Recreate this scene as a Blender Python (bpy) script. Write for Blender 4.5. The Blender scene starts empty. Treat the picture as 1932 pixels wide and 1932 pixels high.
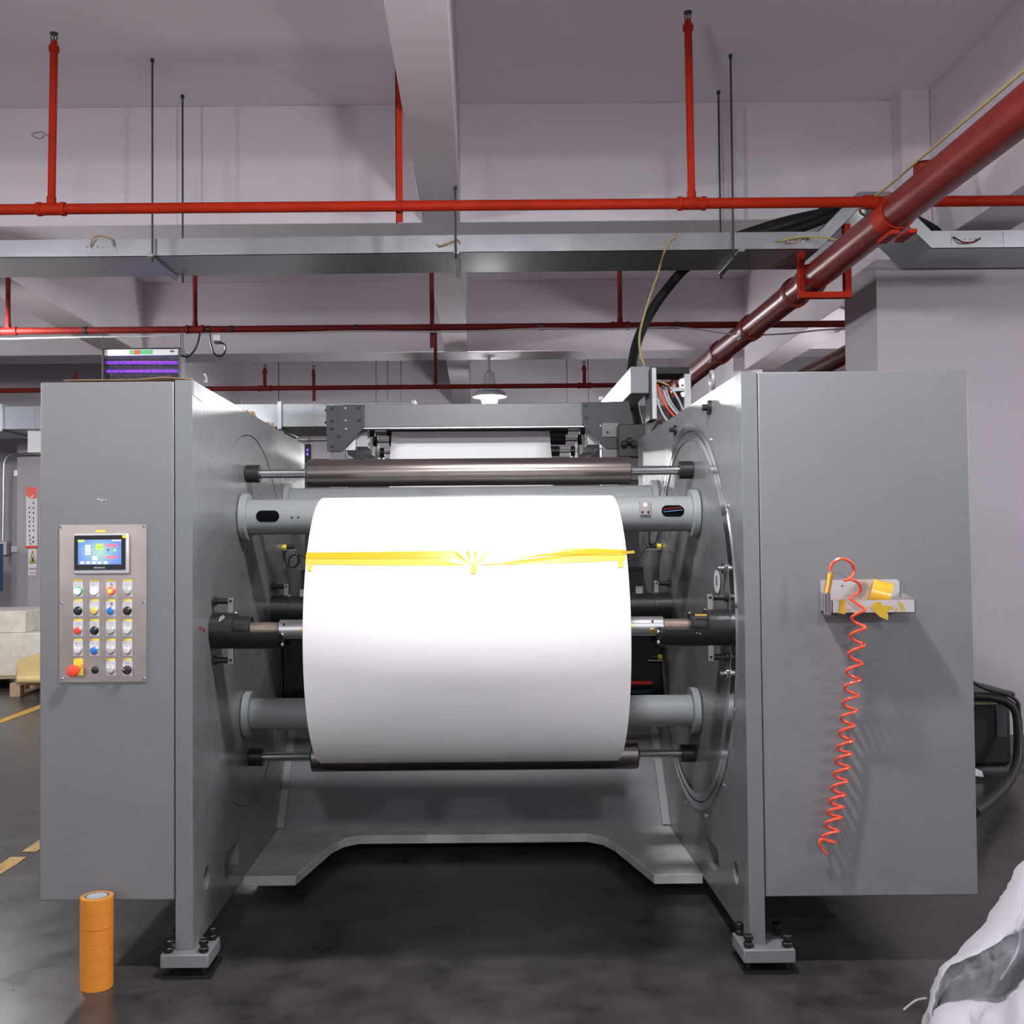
import bpy, math, random
from mathutils import Vector, Matrix, geometry, noise
random.seed(7)
C = bpy.context.scene
PI = math.pi
# ------------------------------------------------------------------ camera
H = 1.42                                   # eye height (m); the machine's depth axis is +Y
FOC = 1960.0                               # focal length in pixels of the 1932 px frame
TH = math.radians(1.5)                     # slight upward pitch
RO = math.radians(0.5)                     # slight roll
CX = 902.0; CY = 1030.0 - FOC*math.tan(TH)
F_ = Vector((0, math.cos(TH), math.sin(TH)))
R0 = Vector((1, 0, 0)); U0 = Vector((0, -math.sin(TH), math.cos(TH)))
R_ = math.cos(RO)*R0 - math.sin(RO)*U0
U_ = math.cos(RO)*U0 + math.sin(RO)*R0
cam_d = bpy.data.cameras.new('camera'); cam = bpy.data.objects.new('camera', cam_d)
C.collection.objects.link(cam)
M = Matrix((R_, U_, -F_)).transposed().to_4x4(); M.translation = Vector((0, 0, H))
cam.matrix_world = M
cam_d.sensor_fit = 'HORIZONTAL'; cam_d.sensor_width = 36.0
cam_d.lens = FOC/1932*36.0
cam_d.shift_x = (966-CX)/1932; cam_d.shift_y = (CY-966)/1932
cam_d.clip_start = 0.05; cam_d.clip_end = 200
C.camera = cam
# ------------------------------------------------------------------ world, exposure
W = bpy.data.worlds.new('world'); C.world = W; W.use_nodes = True
W.node_tree.nodes['Background'].inputs[0].default_value = (0.93, 0.93, 1.0, 1)
W.node_tree.nodes['Background'].inputs[1].default_value = 0.9
C.view_settings.view_transform = 'Standard'
C.view_settings.look = 'None'
C.view_settings.exposure = 0.0
C.view_settings.gamma = 1.0
C.view_settings.use_curve_mapping = False
C.cycles.diffuse_bounces = 8; C.cycles.max_bounces = 12
BULB = 850.0                               # radiance of a high-bay bulb
LAMPS = [(0.15, 2.64), (0.15, 12.36), (0.15, -2.35), (-4.09, 2.64), (-4.09, -2.35), (5.4, -2.35), (5.4, 2.64), (-4.09, 7.85), (-8.6, 7.5), (4.0, 9.7), (8.8, 7.5), (0.15, 22.05), (0.15, 31.75), (-4.09, 22.05), (8.8, 2.64)]  # the lamp behind the right column is added to brighten the second bay

def at(px, py, Y):
    """world point on the plane y = Y that the photo shows at pixel (px, py)"""
    d = F_*FOC + R_*(px-CX) + U_*(CY-py)
    d = d*(Y/d.y)
    return Vector((d.x, Y, d.z+H))

# ------------------------------------------------------------------ materials
MATS = {}
def mat(name, col, rough=0.5, metal=0.0, spec=0.5, nscale=0, namp=0.0, bump=0.0, bscale=60, emit=0, ecol=None, coat=0, ramp=None, stretch=None, rvar=0.0, alpha=1.0, trans=0.0):
    if name in MATS: return MATS[name]
    m = bpy.data.materials.new(name); m.use_nodes = True
    nt = m.node_tree; b = nt.nodes['Principled BSDF']
    b.inputs['Base Color'].default_value = (*col, 1)
    b.inputs['Roughness'].default_value = rough
    b.inputs['Metallic'].default_value = metal
    b.inputs['Specular IOR Level'].default_value = spec
    b.inputs['Coat Weight'].default_value = coat
    b.inputs['Transmission Weight'].default_value = trans
    if alpha < 1: b.inputs['Alpha'].default_value = alpha
    if emit:
        b.inputs['Emission Color'].default_value = (*(ecol or col), 1)
        b.inputs['Emission Strength'].default_value = emit
    tc = None
    def coords():
        nonlocal tc
        if tc is None:
            g = nt.nodes.new('ShaderNodeNewGeometry')
            mp = nt.nodes.new('ShaderNodeMapping')
            nt.links.new(g.outputs['Position'], mp.inputs[0])
            if stretch: mp.inputs['Scale'].default_value = stretch
            tc = mp
        return tc.outputs[0]
    if nscale:
        n = nt.nodes.new('ShaderNodeTexNoise'); n.inputs['Scale'].default_value = nscale
        n.inputs['Detail'].default_value = 6; n.inputs['Roughness'].default_value = 0.65
        nt.links.new(coords(), n.inputs['Vector'])
        r = nt.nodes.new('ShaderNodeValToRGB')
        r.color_ramp.elements[0].position = 0.3; r.color_ramp.elements[1].position = 0.7
        lo = ramp[0] if ramp else tuple(max(0, c*(1-namp)) for c in col)
        hi = ramp[1] if ramp else tuple(min(1, c*(1+namp)) for c in col)
        r.color_ramp.elements[0].color = (*lo, 1); r.color_ramp.elements[1].color = (*hi, 1)
        nt.links.new(n.outputs['Fac'], r.inputs[0]); nt.links.new(r.outputs[0], b.inputs['Base Color'])
        if rvar:
            mr = nt.nodes.new('ShaderNodeMapRange')
            mr.inputs[3].default_value = rough-rvar; mr.inputs[4].default_value = rough+rvar
            mr.inputs[1].default_value = 0.3; mr.inputs[2].default_value = 0.7
            nt.links.new(n.outputs['Fac'], mr.inputs[0]); nt.links.new(mr.outputs[0], b.inputs['Roughness'])
    if bump:
        n2 = nt.nodes.new('ShaderNodeTexNoise'); n2.inputs['Scale'].default_value = bscale
        n2.inputs['Detail'].default_value = 4
        nt.links.new(coords(), n2.inputs['Vector'])
        bp = nt.nodes.new('ShaderNodeBump'); bp.inputs['Strength'].default_value = bump; bp.inputs['Distance'].default_value = 0.01
        nt.links.new(n2.outputs['Fac'], bp.inputs['Height']); nt.links.new(bp.outputs[0], b.inputs['Normal'])
    MATS[name] = m
    return m

PAINT = mat('machine_paint', (.155, .155, .167), .42, nscale=3, namp=.03, bump=.06, bscale=140)
PLATE = mat('plate_paint', (.145, .155, .158), .28, nscale=7, namp=.02, stretch=(1, 1, .10), rvar=.02)
PAINTD = mat('frame_paint', (.12, .118, .13), .4, nscale=5, namp=.06)
TUBE = mat('tube_paint', (.22, .235, .24), .38, nscale=6, namp=.04)
WORN = mat('worn_base_paint', (.30, .295, .29), .5, nscale=5, ramp=((.30, .29, .285), (.48, .475, .47)))
WALL = mat('wall_paint', (.38, .35, .385), .85, spec=.2, nscale=1.2, namp=.03)
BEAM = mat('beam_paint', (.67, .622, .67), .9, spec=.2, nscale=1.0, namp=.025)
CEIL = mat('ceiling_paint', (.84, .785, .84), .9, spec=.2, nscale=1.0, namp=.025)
RED = mat('red_pipe_paint', (.30, .018, .006), .55, spec=.07, nscale=9, namp=.14)
REDD = mat('dark_red_pipe_paint', (.15, .013, .008), .33, spec=.25, nscale=8, namp=.2)
REDB = mat('old_red_pipe_paint', (.12, .009, .007), .5, spec=.15, nscale=8, namp=.2)
GALV = mat('galvanised_steel', (.40, .42, .44), .34, metal=.9, nscale=5, namp=.03, rvar=.03)
GALVD = mat('galvanised_duct', (.30, .32, .335), .36, metal=.85, nscale=4, namp=.05)
STEEL = mat('polished_steel', (.72, .72, .74), .18, metal=1)
STEELR = mat('satin_steel', (.66, .66, .68), .30, metal=.95)
STAIN = mat('brushed_stainless', (.40, .345, .325), .36, metal=.9, nscale=5, namp=.12, rvar=.05)
TRAYM = mat('tray_stainless', (.60, .56, .57), .34, metal=.8, nscale=8, namp=.06)
ROLL = mat('anodised_roller', (.27, .235, .215), .22, metal=.95, nscale=40, namp=.04, stretch=(.02, 1, 1))
BLACK = mat('black_steel', (.013, .013, .015), .36, spec=.4, nscale=20, namp=.2)
BOLT = mat('black_bolt', (.006, .006, .008), .4, spec=.3)
RUBBER = mat('black_rubber', (.008, .008, .009), .55, spec=.3)
LUG = mat('pale_lug_paint', (.42, .43, .44), .4)
GUSS = mat('gusset_steel', (.045, .043, .050), .5, spec=.3, nscale=14, namp=.1)
BROWN = mat('worn_shaft', (.21, .165, .135), .45, metal=.8, nscale=30, namp=.25)
PAPER = mat('white_paper', (.78, .77, .79), .5, spec=.35)
WEB = mat('paper_web', (.74, .735, .75), .6, spec=.3)
FLOOR = mat('floor_coating', (.07, .067, .068), .30, nscale=5, ramp=((.018, .016, .0165), (.058, .053, .053)), rvar=.04, bump=.05, bscale=7)
YLINE = mat('yellow_floor_paint', (.50, .27, .04), .6, nscale=16, ramp=((.28, .16, .04), (.58, .33, .05)))
TAPE = mat('orange_tape', (.58, .20, .022), .35, nscale=3, namp=.04)
TAPEY = mat('yellow_film_tape', (.47, .30, .012), .2, coat=.25)
TAPEL = mat('pale_yellow_tape', (.52, .385, .06), .2, coat=.25)
CORE = mat('tape_core', (.30, .30, .31), .7)
COREG = mat('tape_core_green', (.06, .12, .09), .7)
ORANGE = mat('orange_hose', (.88, .085, .03), .25, coat=.5)
GOLD = mat('gold_anodised', (.78, .46, .10), .28, metal=.85)
SACK = mat('woven_sack', (.40, .39, .42), .75, nscale=3, namp=.03, bump=.45, bscale=38)
CARD = mat('cardboard', (.34, .21, .11), .9)
WHITEP = mat('white_plastic', (.58, .58, .60), .35)
WHITEL = mat('white_label', (.56, .55, .60), .5)
YLAB = mat('yellow_label', (.86, .66, .03), .5)
BLKP = mat('black_plastic', (.012, .012, .015), .35)
SLOT = mat('opening_shade', (.004, .004, .005), .9, spec=0)
TAPES = mat('tray_tape_roll', (.62, .33, .03), .25, coat=.4)
BLKG = mat('black_glass', (.008, .008, .01), .12)
SILV = mat('silver_plastic', (.50, .50, .53), .35, metal=.3)
REDM = mat('red_marker', (.22, .012, .008), .6)
BLUEB = mat('blue_button', (.01, .17, .55), .3)
REDP = mat('red_plastic', (.75, .06, .03), .35)
YELP = mat('yellow_plastic', (.80, .62, .06), .35)
GREYI = mat('grey_ink', (.25, .25, .28), .6)
INK = mat('dark_ink', (.05, .05, .06), .6)
CONC = mat('pale_foam_slab', (.58, .56, .50), .9, nscale=9, ramp=((.46, .44, .38), (.66, .63, .56)), bump=.4, bscale=20)
WOOD = mat('pallet_wood', (.36, .24, .15), .85, nscale=6, namp=.2)
KRAFT = mat('yellow_wrap', (.55, .43, .19), .7, nscale=5, namp=.1)
BLUE = mat('blue_steel', (.03, .10, .20), .5)
YHOSE = mat('clear_yellow_hose', (.36, .30, .11), .25)
CORD = mat('white_cord', (.3, .29, .28), .6)
GREYC = mat('grey_cable', (.42, .43, .46), .4)
BANNER = mat('white_banner', (.66, .64, .67), .6)
def emitter(name, col, s): return mat(name, col, .5, emit=s, ecol=col)
BULBM = emitter('bulb_glow', (1.0, .985, 1.0), BULB)
UVM = emitter('violet_tube_glow', (.28, .05, .80), 1.0)
UVM2 = emitter('far_violet_glow', (.18, .05, .75), 1.3)

# ------------------------------------------------------------------ mesh builder
ORG = {}
def rnd_frame(ax):
    ax = ax.normalized()
    t = Vector((0, 0, 1)) if abs(ax.z) < .9 else Vector((1, 0, 0))
    u = ax.cross(t).normalized(); v = ax.cross(u).normalized()
    return u, v
class MB:
    def __init__(s): s.v = []; s.f = []; s.m = []; s.cur = 0
    def mi(s, i): s.cur = i; return s
    def add(s, vs, fs):
        o = len(s.v); s.v += [Vector(v) for v in vs]
        for f in fs: s.f.append([i+o for i in f]); s.m.append(s.cur)
        return s
    def box(s, x0, x1, y0, y1, z0, z1):
        vs = [(x, y, z) for x in (x0, x1) for y in (y0, y1) for z in (z0, z1)]
        return s.add(vs, [(0, 1, 3, 2), (4, 6, 7, 5), (0, 4, 5, 1), (2, 3, 7, 6), (0, 2, 6, 4), (1, 5, 7, 3)])
    def bar(s, p0, p1, w, h, up=(0, 0, 1)):
        p0 = Vector(p0); p1 = Vector(p1); ax = (p1-p0).normalized(); up = Vector(up)
        sd = ax.cross(up).normalized(); up = sd.cross(ax).normalized()
        vs = []
        for p in (p0, p1):
            for a, b in ((-1, -1), (1, -1), (1, 1), (-1, 1)): vs.append(p+sd*a*w/2+up*b*h/2)
        return s.add(vs, [(0, 1, 2, 3), (7, 6, 5, 4), (0, 4, 5, 1), (1, 5, 6, 2), (2, 6, 7, 3), (3, 7, 4, 0)])
    def lathe(s, o, ax, prof, n=24, close=True):
        o = Vector(o); ax = Vector(ax).normalized(); u, v = rnd_frame(ax)
        vs = []; fs = []
        for t, r in prof:
            for k in range(n):
                a = 2*PI*k/n; vs.append(o+ax*t+(u*math.cos(a)+v*math.sin(a))*r)
        for i in range(len(prof)-1):
            for k in range(n):
                k2 = (k+1) % n; fs.append((i*n+k, i*n+k2, (i+1)*n+k2, (i+1)*n+k))
        if close:
            if prof[0][1] > 1e-6: fs.append(tuple(range(n-1, -1, -1)))
            if prof[-1][1] > 1e-6: fs.append(tuple(range((len(prof)-1)*n, len(prof)*n)))
        return s.add(vs, fs)
    def cyl(s, p0, p1, r0, r1=None, n=20, ch=0):
        p0 = Vector(p0); p1 = Vector(p1); L = (p1-p0).length; r1 = r0 if r1 is None else r1
        prof = [(0, r0), (L, r1)] if not ch else [(0, r0-ch), (ch, r0), (L-ch, r1), (L, r1-ch)]
        return s.lathe(p0, p1-p0, prof, n)
    def ring(s, o, ax, r0, r1, t, n=64):
        return s.lathe(o, ax, [(0, r0), (0, r1), (t, r1), (t, r0), (0, r0)], n, close=False)
    def tube(s, pts, r, n=8, cap=True):
        pts = [Vector(p) for p in pts]; vs = []; fs = []
        t0 = (pts[1]-pts[0]).normalized(); u, v = rnd_frame(t0)
        for i, p in enumerate(pts):
            t = (pts[min(i+1, len(pts)-1)]-pts[max(i-1, 0)]).normalized()
            u = (u-t*u.dot(t)).normalized(); v = t.cross(u)
            rr = r[i] if isinstance(r, (list, tuple)) else r
            for k in range(n):
                a = 2*PI*k/n; vs.append(p+(u*math.cos(a)+v*math.sin(a))*rr)
        for i in range(len(pts)-1):
            for k in range(n):
                k2 = (k+1) % n; fs.append((i*n+k, i*n+k2, (i+1)*n+k2, (i+1)*n+k))
        if cap: fs.append(tuple(range(n-1, -1, -1))); fs.append(tuple(range((len(pts)-1)*n, len(pts)*n)))
        return s.add(vs, fs)
    def ball(s, c, r, n=16, sz=1.0):
        m = n//2; prof = [(-r*math.cos(PI*i/m)*sz, max(1e-7, r*math.sin(PI*i/m))) for i in range(m+1)]
        return s.lathe(c, (0, 0, 1), prof, n, close=False)
    def prism(s, poly, vec, holes=()):
        """poly: 3-D outline; holes: more outlines in the same plane; extruded by vec"""
        loops = [[Vector(p) for p in poly]]+[[Vector(p) for p in h] for h in holes]
        flat = [p for l in loops for p in l]; n = len(flat); vec = Vector(vec)
        tris = geometry.tessellate_polygon(loops)
        vs = flat+[p+vec for p in flat]; fs = []
        for t in tris: fs.append(tuple(t)); fs.append(tuple(i+n for i in reversed(t)))
        o = 0
        for l in loops:
            k = len(l)
            for i in range(k): fs.append((o+i, o+(i+1) % k, n+o+(i+1) % k, n+o+i))
            o += k
        return s.add(vs, fs)
    def grid(s, rows, flip=False):
        nc = len(rows[0]); vs = [p for r in rows for p in r]; fs = []
        for i in range(len(rows)-1):
            for j in range(nc-1):
                q = (i*nc+j, i*nc+j+1, (i+1)*nc+j+1, (i+1)*nc+j); fs.append(q[::-1] if flip else q)
        return s.add(vs, fs)
    def build(s, name, m, parent=None, bev=0, ang=35, solid=0):
        me = bpy.data.meshes.new(name)
        if parent is not None: org = ORG[parent.name]
        else:
            lo = [min(v[i] for v in s.v) for i in range(3)]; hi = [max(v[i] for v in s.v) for i in range(3)]
            org = Vector(((lo[0]+hi[0])/2, (lo[1]+hi[1])/2, lo[2]))
        me.from_pydata([v-org for v in s.v], [], s.f)
        ms = m if isinstance(m, (list, tuple)) else [m]
        for x in ms: me.materials.append(x)
        if len(ms) > 1: me.polygons.foreach_set('material_index', s.m)
        import bmesh
        b = bmesh.new(); b.from_mesh(me); bmesh.ops.recalc_face_normals(b, faces=b.faces[:]); b.to_mesh(me); b.free()
        me.polygons.foreach_set('use_smooth', [True]*len(me.polygons))
        me.set_sharp_from_angle(angle=math.radians(ang))
        o = bpy.data.objects.new(name, me); C.collection.objects.link(o)
        if parent is not None: o.parent = parent
        else: o.location = org
        ORG[o.name] = org.copy()
        if solid:
            md = o.modifiers.new('solid', 'SOLIDIFY'); md.thickness = solid; md.offset = 0
        if bev:
            md = o.modifiers.new('bevel', 'BEVEL'); md.width = bev; md.segments = 2; md.limit_method = 'ANGLE'
        return o
def thing(name, label, cat, loc, group=None):
    o = bpy.data.objects.new(name, None); C.collection.objects.link(o); o.location = loc
    o.empty_display_size = .1; ORG[o.name] = Vector(loc)
    o['label'] = label; o['category'] = cat
    if group: o['group'] = group
    return o
def tag(o, label, cat, group=None):
    o['label'] = label; o['category'] = cat
    if group: o['group'] = group
    return o
def struct(name, mb, m, label=None, parent=None, **k):
    o = mb.build(name, m, parent, **k)
    if parent is None: o['kind'] = 'structure'
    if label: o['label'] = label
    return o
def copy_tree(o, delta, parent=None):
    c = o.copy(); C.collection.objects.link(c)
    if parent is None: c.location = o.location+Vector(delta)
    else: c.parent = parent
    for ch in list(o.children): copy_tree(ch, delta, c)
    return c
def spline(pts, k=8):
    pts = [Vector(p) for p in pts]; out = []
    P = [pts[0]*2-pts[1]]+pts+[pts[-1]*2-pts[-2]]
    for i in range(1, len(P)-2):
        for j in range(k):
            t = j/k; a, b, c, d = P[i-1], P[i], P[i+1], P[i+2]
            out.append(.5*((2*b)+(c-a)*t+(2*a-5*b+4*c-d)*t*t+(3*b-a-3*c+d)*t**3))
    out.append(pts[-1]); return out
def circ(c, r, n, axis='x', a0=0):
    return [Vector((c[0], c[1]+r*math.cos(a0+2*PI*k/n), c[2]+r*math.sin(a0+2*PI*k/n))) for k in range(n)]
def text_mesh(txt, size, loc, m, parent, name, rot=(PI/2, 0, 0)):
    cu = bpy.data.curves.new(name, 'FONT'); cu.body = txt; cu.size = size; cu.align_x = 'CENTER'; cu.align_y = 'CENTER'; cu.extrude = .0003
    t = bpy.data.objects.new('tmp', cu); C.collection.objects.link(t)
    dg = bpy.context.evaluated_depsgraph_get(); me = bpy.data.meshes.new_from_object(t.evaluated_get(dg))
    bpy.data.objects.remove(t); bpy.data.curves.remove(cu)
    mw = Matrix.Translation(Vector(loc)-ORG[parent.name]) @ Matrix.Rotation(rot[2], 4, 'Z') @ Matrix.Rotation(rot[0], 4, 'X')
    me.transform(mw); me.materials.clear(); me.materials.append(m)
    o = bpy.data.objects.new(name, me); C.collection.objects.link(o); o.parent = parent; ORG[o.name] = ORG[parent.name].copy()
    return o

# ================================================================== THE HALL
ZC = 4.53          # slab underside
ZB = 3.69          # beam underside
struct('floor', MB().box(-14, 12, -9, 46, -.12, 0), FLOOR)
fl = bpy.data.objects['floor']
def fline(x0, x1, y0, y1):
    b = MB(); n = 14
    rows = [[Vector((x0+random.uniform(-.006, .006), y0+(y1-y0)*i/n, .002)), Vector((x1+random.uniform(-.006, .006), y0+(y1-y0)*i/n, .002))] for i in range(n+1)]
    b.grid(rows, True); b.build('floor_marking', YLINE, fl)
fline(-2.17, -2.10, 3.2, 4.84); fline(-2.16, -2.09, 4.92, 9.0); fline(-4.02, -3.93, 6.2, 11.5)
struct('ceiling', MB().box(-14, 12, -9, 46, ZC, ZC+.15), CEIL)
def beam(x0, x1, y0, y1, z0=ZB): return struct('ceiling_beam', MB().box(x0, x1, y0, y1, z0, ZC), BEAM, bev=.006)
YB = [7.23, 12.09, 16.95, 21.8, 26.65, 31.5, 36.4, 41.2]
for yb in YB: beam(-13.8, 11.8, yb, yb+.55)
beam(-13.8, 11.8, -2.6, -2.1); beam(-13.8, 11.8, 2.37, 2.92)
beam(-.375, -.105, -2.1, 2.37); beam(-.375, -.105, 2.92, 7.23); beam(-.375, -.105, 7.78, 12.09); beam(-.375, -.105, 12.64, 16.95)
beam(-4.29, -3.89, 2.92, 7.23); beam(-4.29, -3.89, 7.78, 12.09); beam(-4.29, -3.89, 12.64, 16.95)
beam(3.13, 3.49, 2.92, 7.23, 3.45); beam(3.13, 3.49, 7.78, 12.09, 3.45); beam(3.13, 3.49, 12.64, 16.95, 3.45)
struct('column', MB().box(2.745, 4.3, 7.08, 7.7, 0, 3.36), WALL)
struct('column', MB().box(2.93, 3.125, 7.06, 7.229, 3.36, ZC-.001), BEAM)
struct('column', MB().box(-4.16, -3.88, 16.45, 16.94, 0, ZB), WALL)
struct('wall_left', MB().box(-7.4, -5.77, 13.9, 14.1, 0, 3.2), WALL)
struct('wall_left', MB().box(-5.77, -2.6, 13.0, 13.4, 0, 2.96), WALL)
struct('wall_left', MB().box(-13.9, -13.7, -9, 46, 0, ZC), WALL)
struct('wall_back', MB().box(-14, 12, 45.8, 46, 0, ZC), WALL)
struct('wall_right', MB().box(11.7, 11.9, -9, 46, 0, ZC), WALL)
struct('trim_1', MB().box(2.3, 5.0, 6.95, 7.079, 0, .11), mat('dark_skirting', (.07, .072, .08), .5), None)

# ================================================================== HIGH-BAY LAMPS
def lamp(x, y, label, drop=ZC):
    z = 3.20; zt = ZC if x == 4.0 else ZB; t = thing('pendant_lamp', label, 'lamp', (x, y, zt))
    MB().cyl((x, y, z+.23), (x, y, zt), .011, n=10).build('rod', GALV, t)
    MB().lathe((x, y, z+.17), (0, 0, 1), [(-.09, .03), (-.062, .035), (-.06, .097), (-.055, .097), (.03, .06), (.05, .062), (.11, .058), (.112, .036), (.15, .03)], 20).build('lamp_holder', SILV, t)
    MB().lathe((x, y, z), (0, 0, 1), [(-.005, .200), (.030, .194), (.11, .105), (.112, .10), (.028, .186), (-.004, .195), (-.005, .200)], 32, close=False).build('lamp_shade', SILV, t)
    MB().ball((x, y, z-.035), .098, 24, .95).build('bulb', BULBM, t)
    return t
lab = ['bright white pendant lamp just above the front of the machine', 'glowing bell-shaped pendant lamp hanging far behind the machine above the frame beam',
       'pendant lamp behind the camera over the middle aisle', 'pendant lamp left of the machine front', 'pendant lamp behind the camera to the left',
       'pendant lamp behind the camera to the right', 'pendant lamp to the right of the machine front', 'pendant lamp in the second bay on the left',
       'pendant lamp near the left hall wall', 'unseen pendant lamp added behind the white column to brighten second bay', 'pendant lamp in the second bay near the right hall wall',
       'distant pendant lamp deep in the hall behind the rear frame', 'farthest pendant lamp at the end of the hall', 'distant pendant lamp deep in the hall on the left',
       'pendant lamp near the right hall wall beside the first bay']
for (x, y), l in zip(LAMPS, lab): lamp(x, y, l)

# ================================================================== THE MACHINE
XL, XR = -.9625, .893          # inner faces of the side plates
XLo, XRo = -1.021, .946        # outer faces
Y0, Y1 = 3.5, 5.77
ZT = 1.995; ZTL = 1.990; ZTR = 2.001
DC = Vector((0, 4.41, 1.125)); DR = .772
mach = thing('winding_machine', 'large grey paper winding machine with two tall side plates carrying the white roll', 'machine', (-.03, 4.4, 0))
def rect_yz(x, y0, y1, z0, z1, r=.015):
    pts = []
    for cy, cz, a in ((y1-r, z1-r, 0), (y0+r, z1-r, 1), (y0+r, z0+r, 2), (y1-r, z0+r, 3)):
        for k in range(4):
            an = a*PI/2+k*PI/6; pts.append(Vector((x, cy+r*math.cos(an), cz+r*math.sin(an))))
    return pts
for xi, xo, nm in ((XL, XLo, 'left'), (XR, XRo, 'right')):
    outer = [Vector((xi, Y0, .083)), Vector((xi, Y1, .083)), Vector((xi, Y1, ZTL if nm == 'left' else ZTR)), Vector((xi, Y0, ZTL if nm == 'left' else ZTR))]
    holes = [circ((xi, DC.y, DC.z), DR, 96), circ((xi, 3.675, .265), .04, 24), rect_yz(xi, 3.935, 4.165, .165, .268, .03)]
    MB().prism(outer, (xo-xi, 0, 0), holes).build('side_plate', PLATE, mach, bev=.003)
    s = 1 if xo > xi else -1
    d = MB().cyl((xi+s*.002, DC.y, DC.z), (xo, DC.y, DC.z), DR-.0035, n=96)
    disc = d.build('turret_disc', PLATE, mach)
    # backing behind the lower openings
    MB().box(min(xo, xo+s*.004), max(xo, xo+s*.004), 3.6, 4.25, .12, .33).build('opening_cover', PAINT, mach)
    if nm == 'right':
        MB().ring((xi-.004, DC.y, DC.z), (1, 0, 0), DR+.001, DR+.030, .006, 96).build('polished_ring', STEEL, mach)
        MB().ring((xi-.003, DC.y, DC.z), (1, 0, 0), DR-.034, DR-.006, .006, 96).build('inner_ring', STEEL, disc)
        for k in range(14):
            a = .35+k*2*PI/14
            p = Vector((xi, DC.y+(DR+.052)*math.cos(a), DC.z+(DR+.052)*math.sin(a)))
            MB().cyl(p, p+Vector((-.006, 0, 0)), .008, n=8).build('ring_screw', STEEL, mach)
# side cabinets
MB().box(-1.477, XLo-.004, Y0+.001, Y1-.05, .247, ZTL-.004).build('side_cabinet', PAINT, mach, bev=.004)
MB().box(XRo+.004, 1.660, Y0+.001, Y1-.05, .240, ZTR-.001).build('side_cabinet', PAINT, mach, bev=.004)
# chipped paint on the left cabinet
b = MB()
for (px, py, w, h) in ((186, 942, 5, 2), (193, 944, 4, 2), (199, 943, 3, 1.2), (191, 947, 2.5, 1)):
    p = at(px, py, Y0); b.box(p.x-w/1120, p.x+w/1120, Y0-.0015, Y0+.002, p.z-h/1120, p.z+h/1120)
b.build('paint_chip', WHITEP, mach)
b = MB()
for px, py in ((377.5, 1185), (384, 1188)):
    Yq = 962.5*1.96/(902-px); p = at(px, py, Yq); b.box(XL-.002, XL+.0012, p.y-.020, p.y+.020, p.z-.004, p.z+.003)
b.build('red_index_mark', REDM, mach)
# feet
for x0, x1 in ((-1.06, -.90), (.862, 1.033)):
    fb = MB().box(x0, x1, 3.455, 3.615, .038, .0825).build('foot_block', PAINT, mach, bev=.004)
    MB().box(x0+.004, x1+.004, 3.46, 3.63, 0, .012).build('foot_pad', RUBBER, fb)
    for bx in (x0+.022, x1-.022):
        for by in (3.48, 3.59):
            lb = MB().cyl((bx, by, .0125), (bx, by, .083), .009, n=10)
            lb.cyl((bx, by, .083), (bx, by, .099), .0165, n=6, ch=.002).cyl((bx, by, .099), (bx, by, .108), .011, n=10).cyl((bx, by, .108), (bx, by, .124), .0165, n=6, ch=.002)
            lb.build('levelling_bolt', BOLT, fb)
# base plate with two forward wings
zt = .092
pl = [(XL, 4.24), (-.75, 4.24), (-.675, 4.70), (-.64, 4.78), (-.59, 4.82), (.51, 4.82), (.565, 4.79), (.61, 4.70), (.70, 4.22), (XR, 4.22), (XR, 5.6), (XL, 5.6)]
pl = [(XL, 4.24), (-.752, 4.24), (-.665, 4.68), (-.625, 4.77), (-.56, 4.82), (.49, 4.82), (.555, 4.77), (.595, 4.68), (.697, 4.22), (XR, 4.22), (XR, 5.6), (XL, 5.6)]
MB().prism([(x, y, zt-.04) for x, y in pl], (0, 0, .04)).build('base_plate', WORN, mach, bev=.003)
# sloped rear panel with folded side flanges
p = [(XL, 4.95, zt), (XR, 4.95, zt), (XR, 5.36, .60), (XL, 5.36, .60)]
nrm = Vector((0, .03, -.02))
MB().prism(p, nrm).build('base_panel', PAINT, mach, bev=.002)
for x0, x1 in ((XL, XL+.035), (XR-.035, XR)):
    MB().prism([(x0, 4.945, zt), (x1, 4.945, zt), (x1, 5.352, .60), (x0, 5.352, .60)], Vector((0, -.012, .009))).build('panel_flange', TUBE, mach)
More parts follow.
